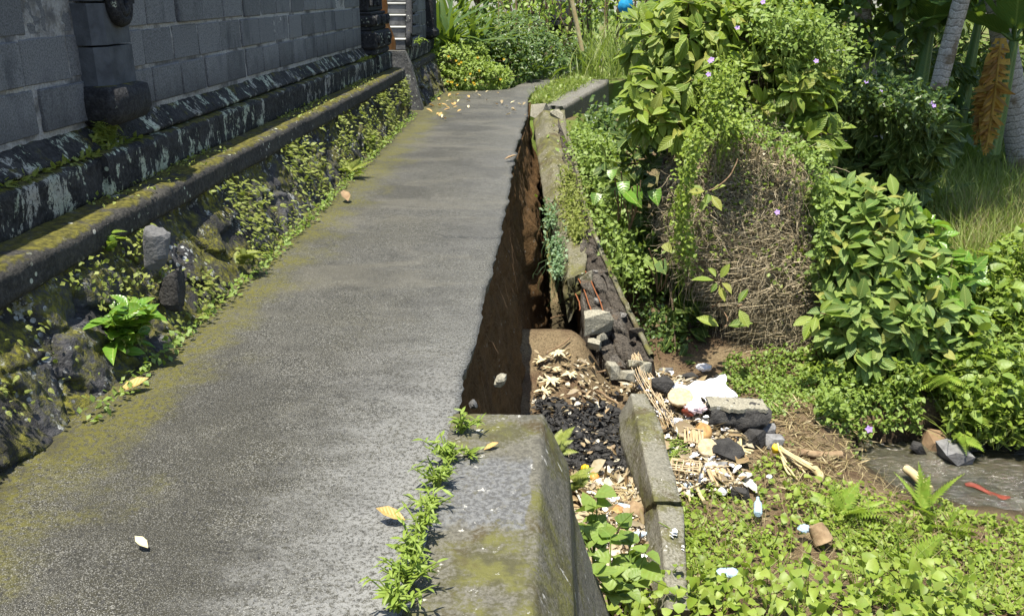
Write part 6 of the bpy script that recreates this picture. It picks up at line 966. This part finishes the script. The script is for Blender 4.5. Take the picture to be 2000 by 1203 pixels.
for i, (px, py, n, h_) in enumerate(((895, 850, 14, .10), (870, 905, 16, .10), (850, 955, 18, .11), (838, 1000, 12, .09), (820, 1050, 16, .12), (805, 1100, 22, .12), (790, 1150, 24, .12), (770, 1195, 24, .12), (915, 895, 6, .06))):
    q = onpath(px, py); plant('joint_weed', q+np.r_[.01, 0, .0], int(n*.75), .042, h_, 'leaf_lime', 'light green weed in the joint beside the block, '+('farthest', 'second from far end', 'by far edge of the grey patch', 'by near edge of the grey patch', 'just past the tan leaf', 'fourth from the near end', 'third from the near end', 'nearest at the bottom', 'creeping onto the block top')[i], T_LANCE, .10, k=6, droop=.2)
for px, py, Y, n, h_, lab in ((1115, 940, 3.5, 8, .25, 'moss fern tuft on the far corner of the parapet block foot'), (1085, 870, 3.3, 5, .08, 'tiny moss tuft on the far parapet block edge')): fern(atY(px, py, Y), n, .1, lab, 'moss_fern', (.6, .2, .5), .5)
plant('broad_weed', atZ(1160, 1110, -.95), 6, .10, .36, 'leaf_vine2', 'broad leaved weed growing beside the parapet block foot', T_HEART, .2, k=5); plant('broad_weed', atZ(1190, 1180, -.95), 7, .10, .3, 'leaf_vine2', 'leafy weed at the bottom beside the parapet block', T_HEART, .25, k=5); plant('broad_weed', atZ(1230, 1190, -1.1), 8, .11, .35, 'leaf_vine2', 'leafy weed between the parapet block and broken beam end', T_HEART, .25, k=5)
g = Geo()                                               # long arching stems over the bottom right corner
for k in range(26): c = gz(rng.uniform(1380, 1980), rng.uniform(1080, 1203)); a = rng.uniform(0, 6.28); bar(g, c, c+np.r_[math.cos(a)*.35, math.sin(a)*.25, rng.uniform(.1, .4)], .0035, .08)
tag(g.build('vine_stems', M['leaf_lime']), 'thin pale arching vine stems over the lower right corner', 'stems', kind='stuff')

# roots and stones in the cut soil face
def on_cliff(px, py, x): r_ = ray(px, py); return EY+r_*(x/r_[0])
for px, py, x, s_, m, lab in ((977, 742, -.27, .075, 'chunk', 'pale flat stone stuck in the soil face under the path'), (925, 790, -.36, .05, 'grey_rock', 'grey stone in the soil face near the parapet block'), (1010, 650, -.25, .05, 'dark_rock', 'dark stone high in the soil face under the path'), (1055, 335, -.3, .12, 'chunk', 'grey stone lodged in the narrow crack far along the path')):
    if px < 1000: g = Geo(); rock(g, on_cliff(px, py, x), s_*np.array([.7, 1.2, 1]), px, 10, .3); tag(g.build('stone', M[m], None, False), lab, 'stone')
g = Geo(); n = 34; y = rng.uniform(3.4, 11.5, n); p = np.c_[-.42+rng.uniform(0, .03, n), y, rng.uniform(-.4, -.1, n)]; kk = np.linspace(0, 1, 7); L = rng.uniform(.1, .5, n); pts = p[:, None]+np.stack([np.broadcast_to(kk*.07+.02, (n, 7)), np.cumsum(rng.normal(size=(n, 7))*.018, 1), -kk[None]*L[:, None]], -1); strands(g, pts, rng.uniform(.001, .0025, n), rng.random(n)); tag(g.build('hanging_roots', M['twig']), 'thin roots hanging out of the soil face below the slab', 'roots', kind='stuff')
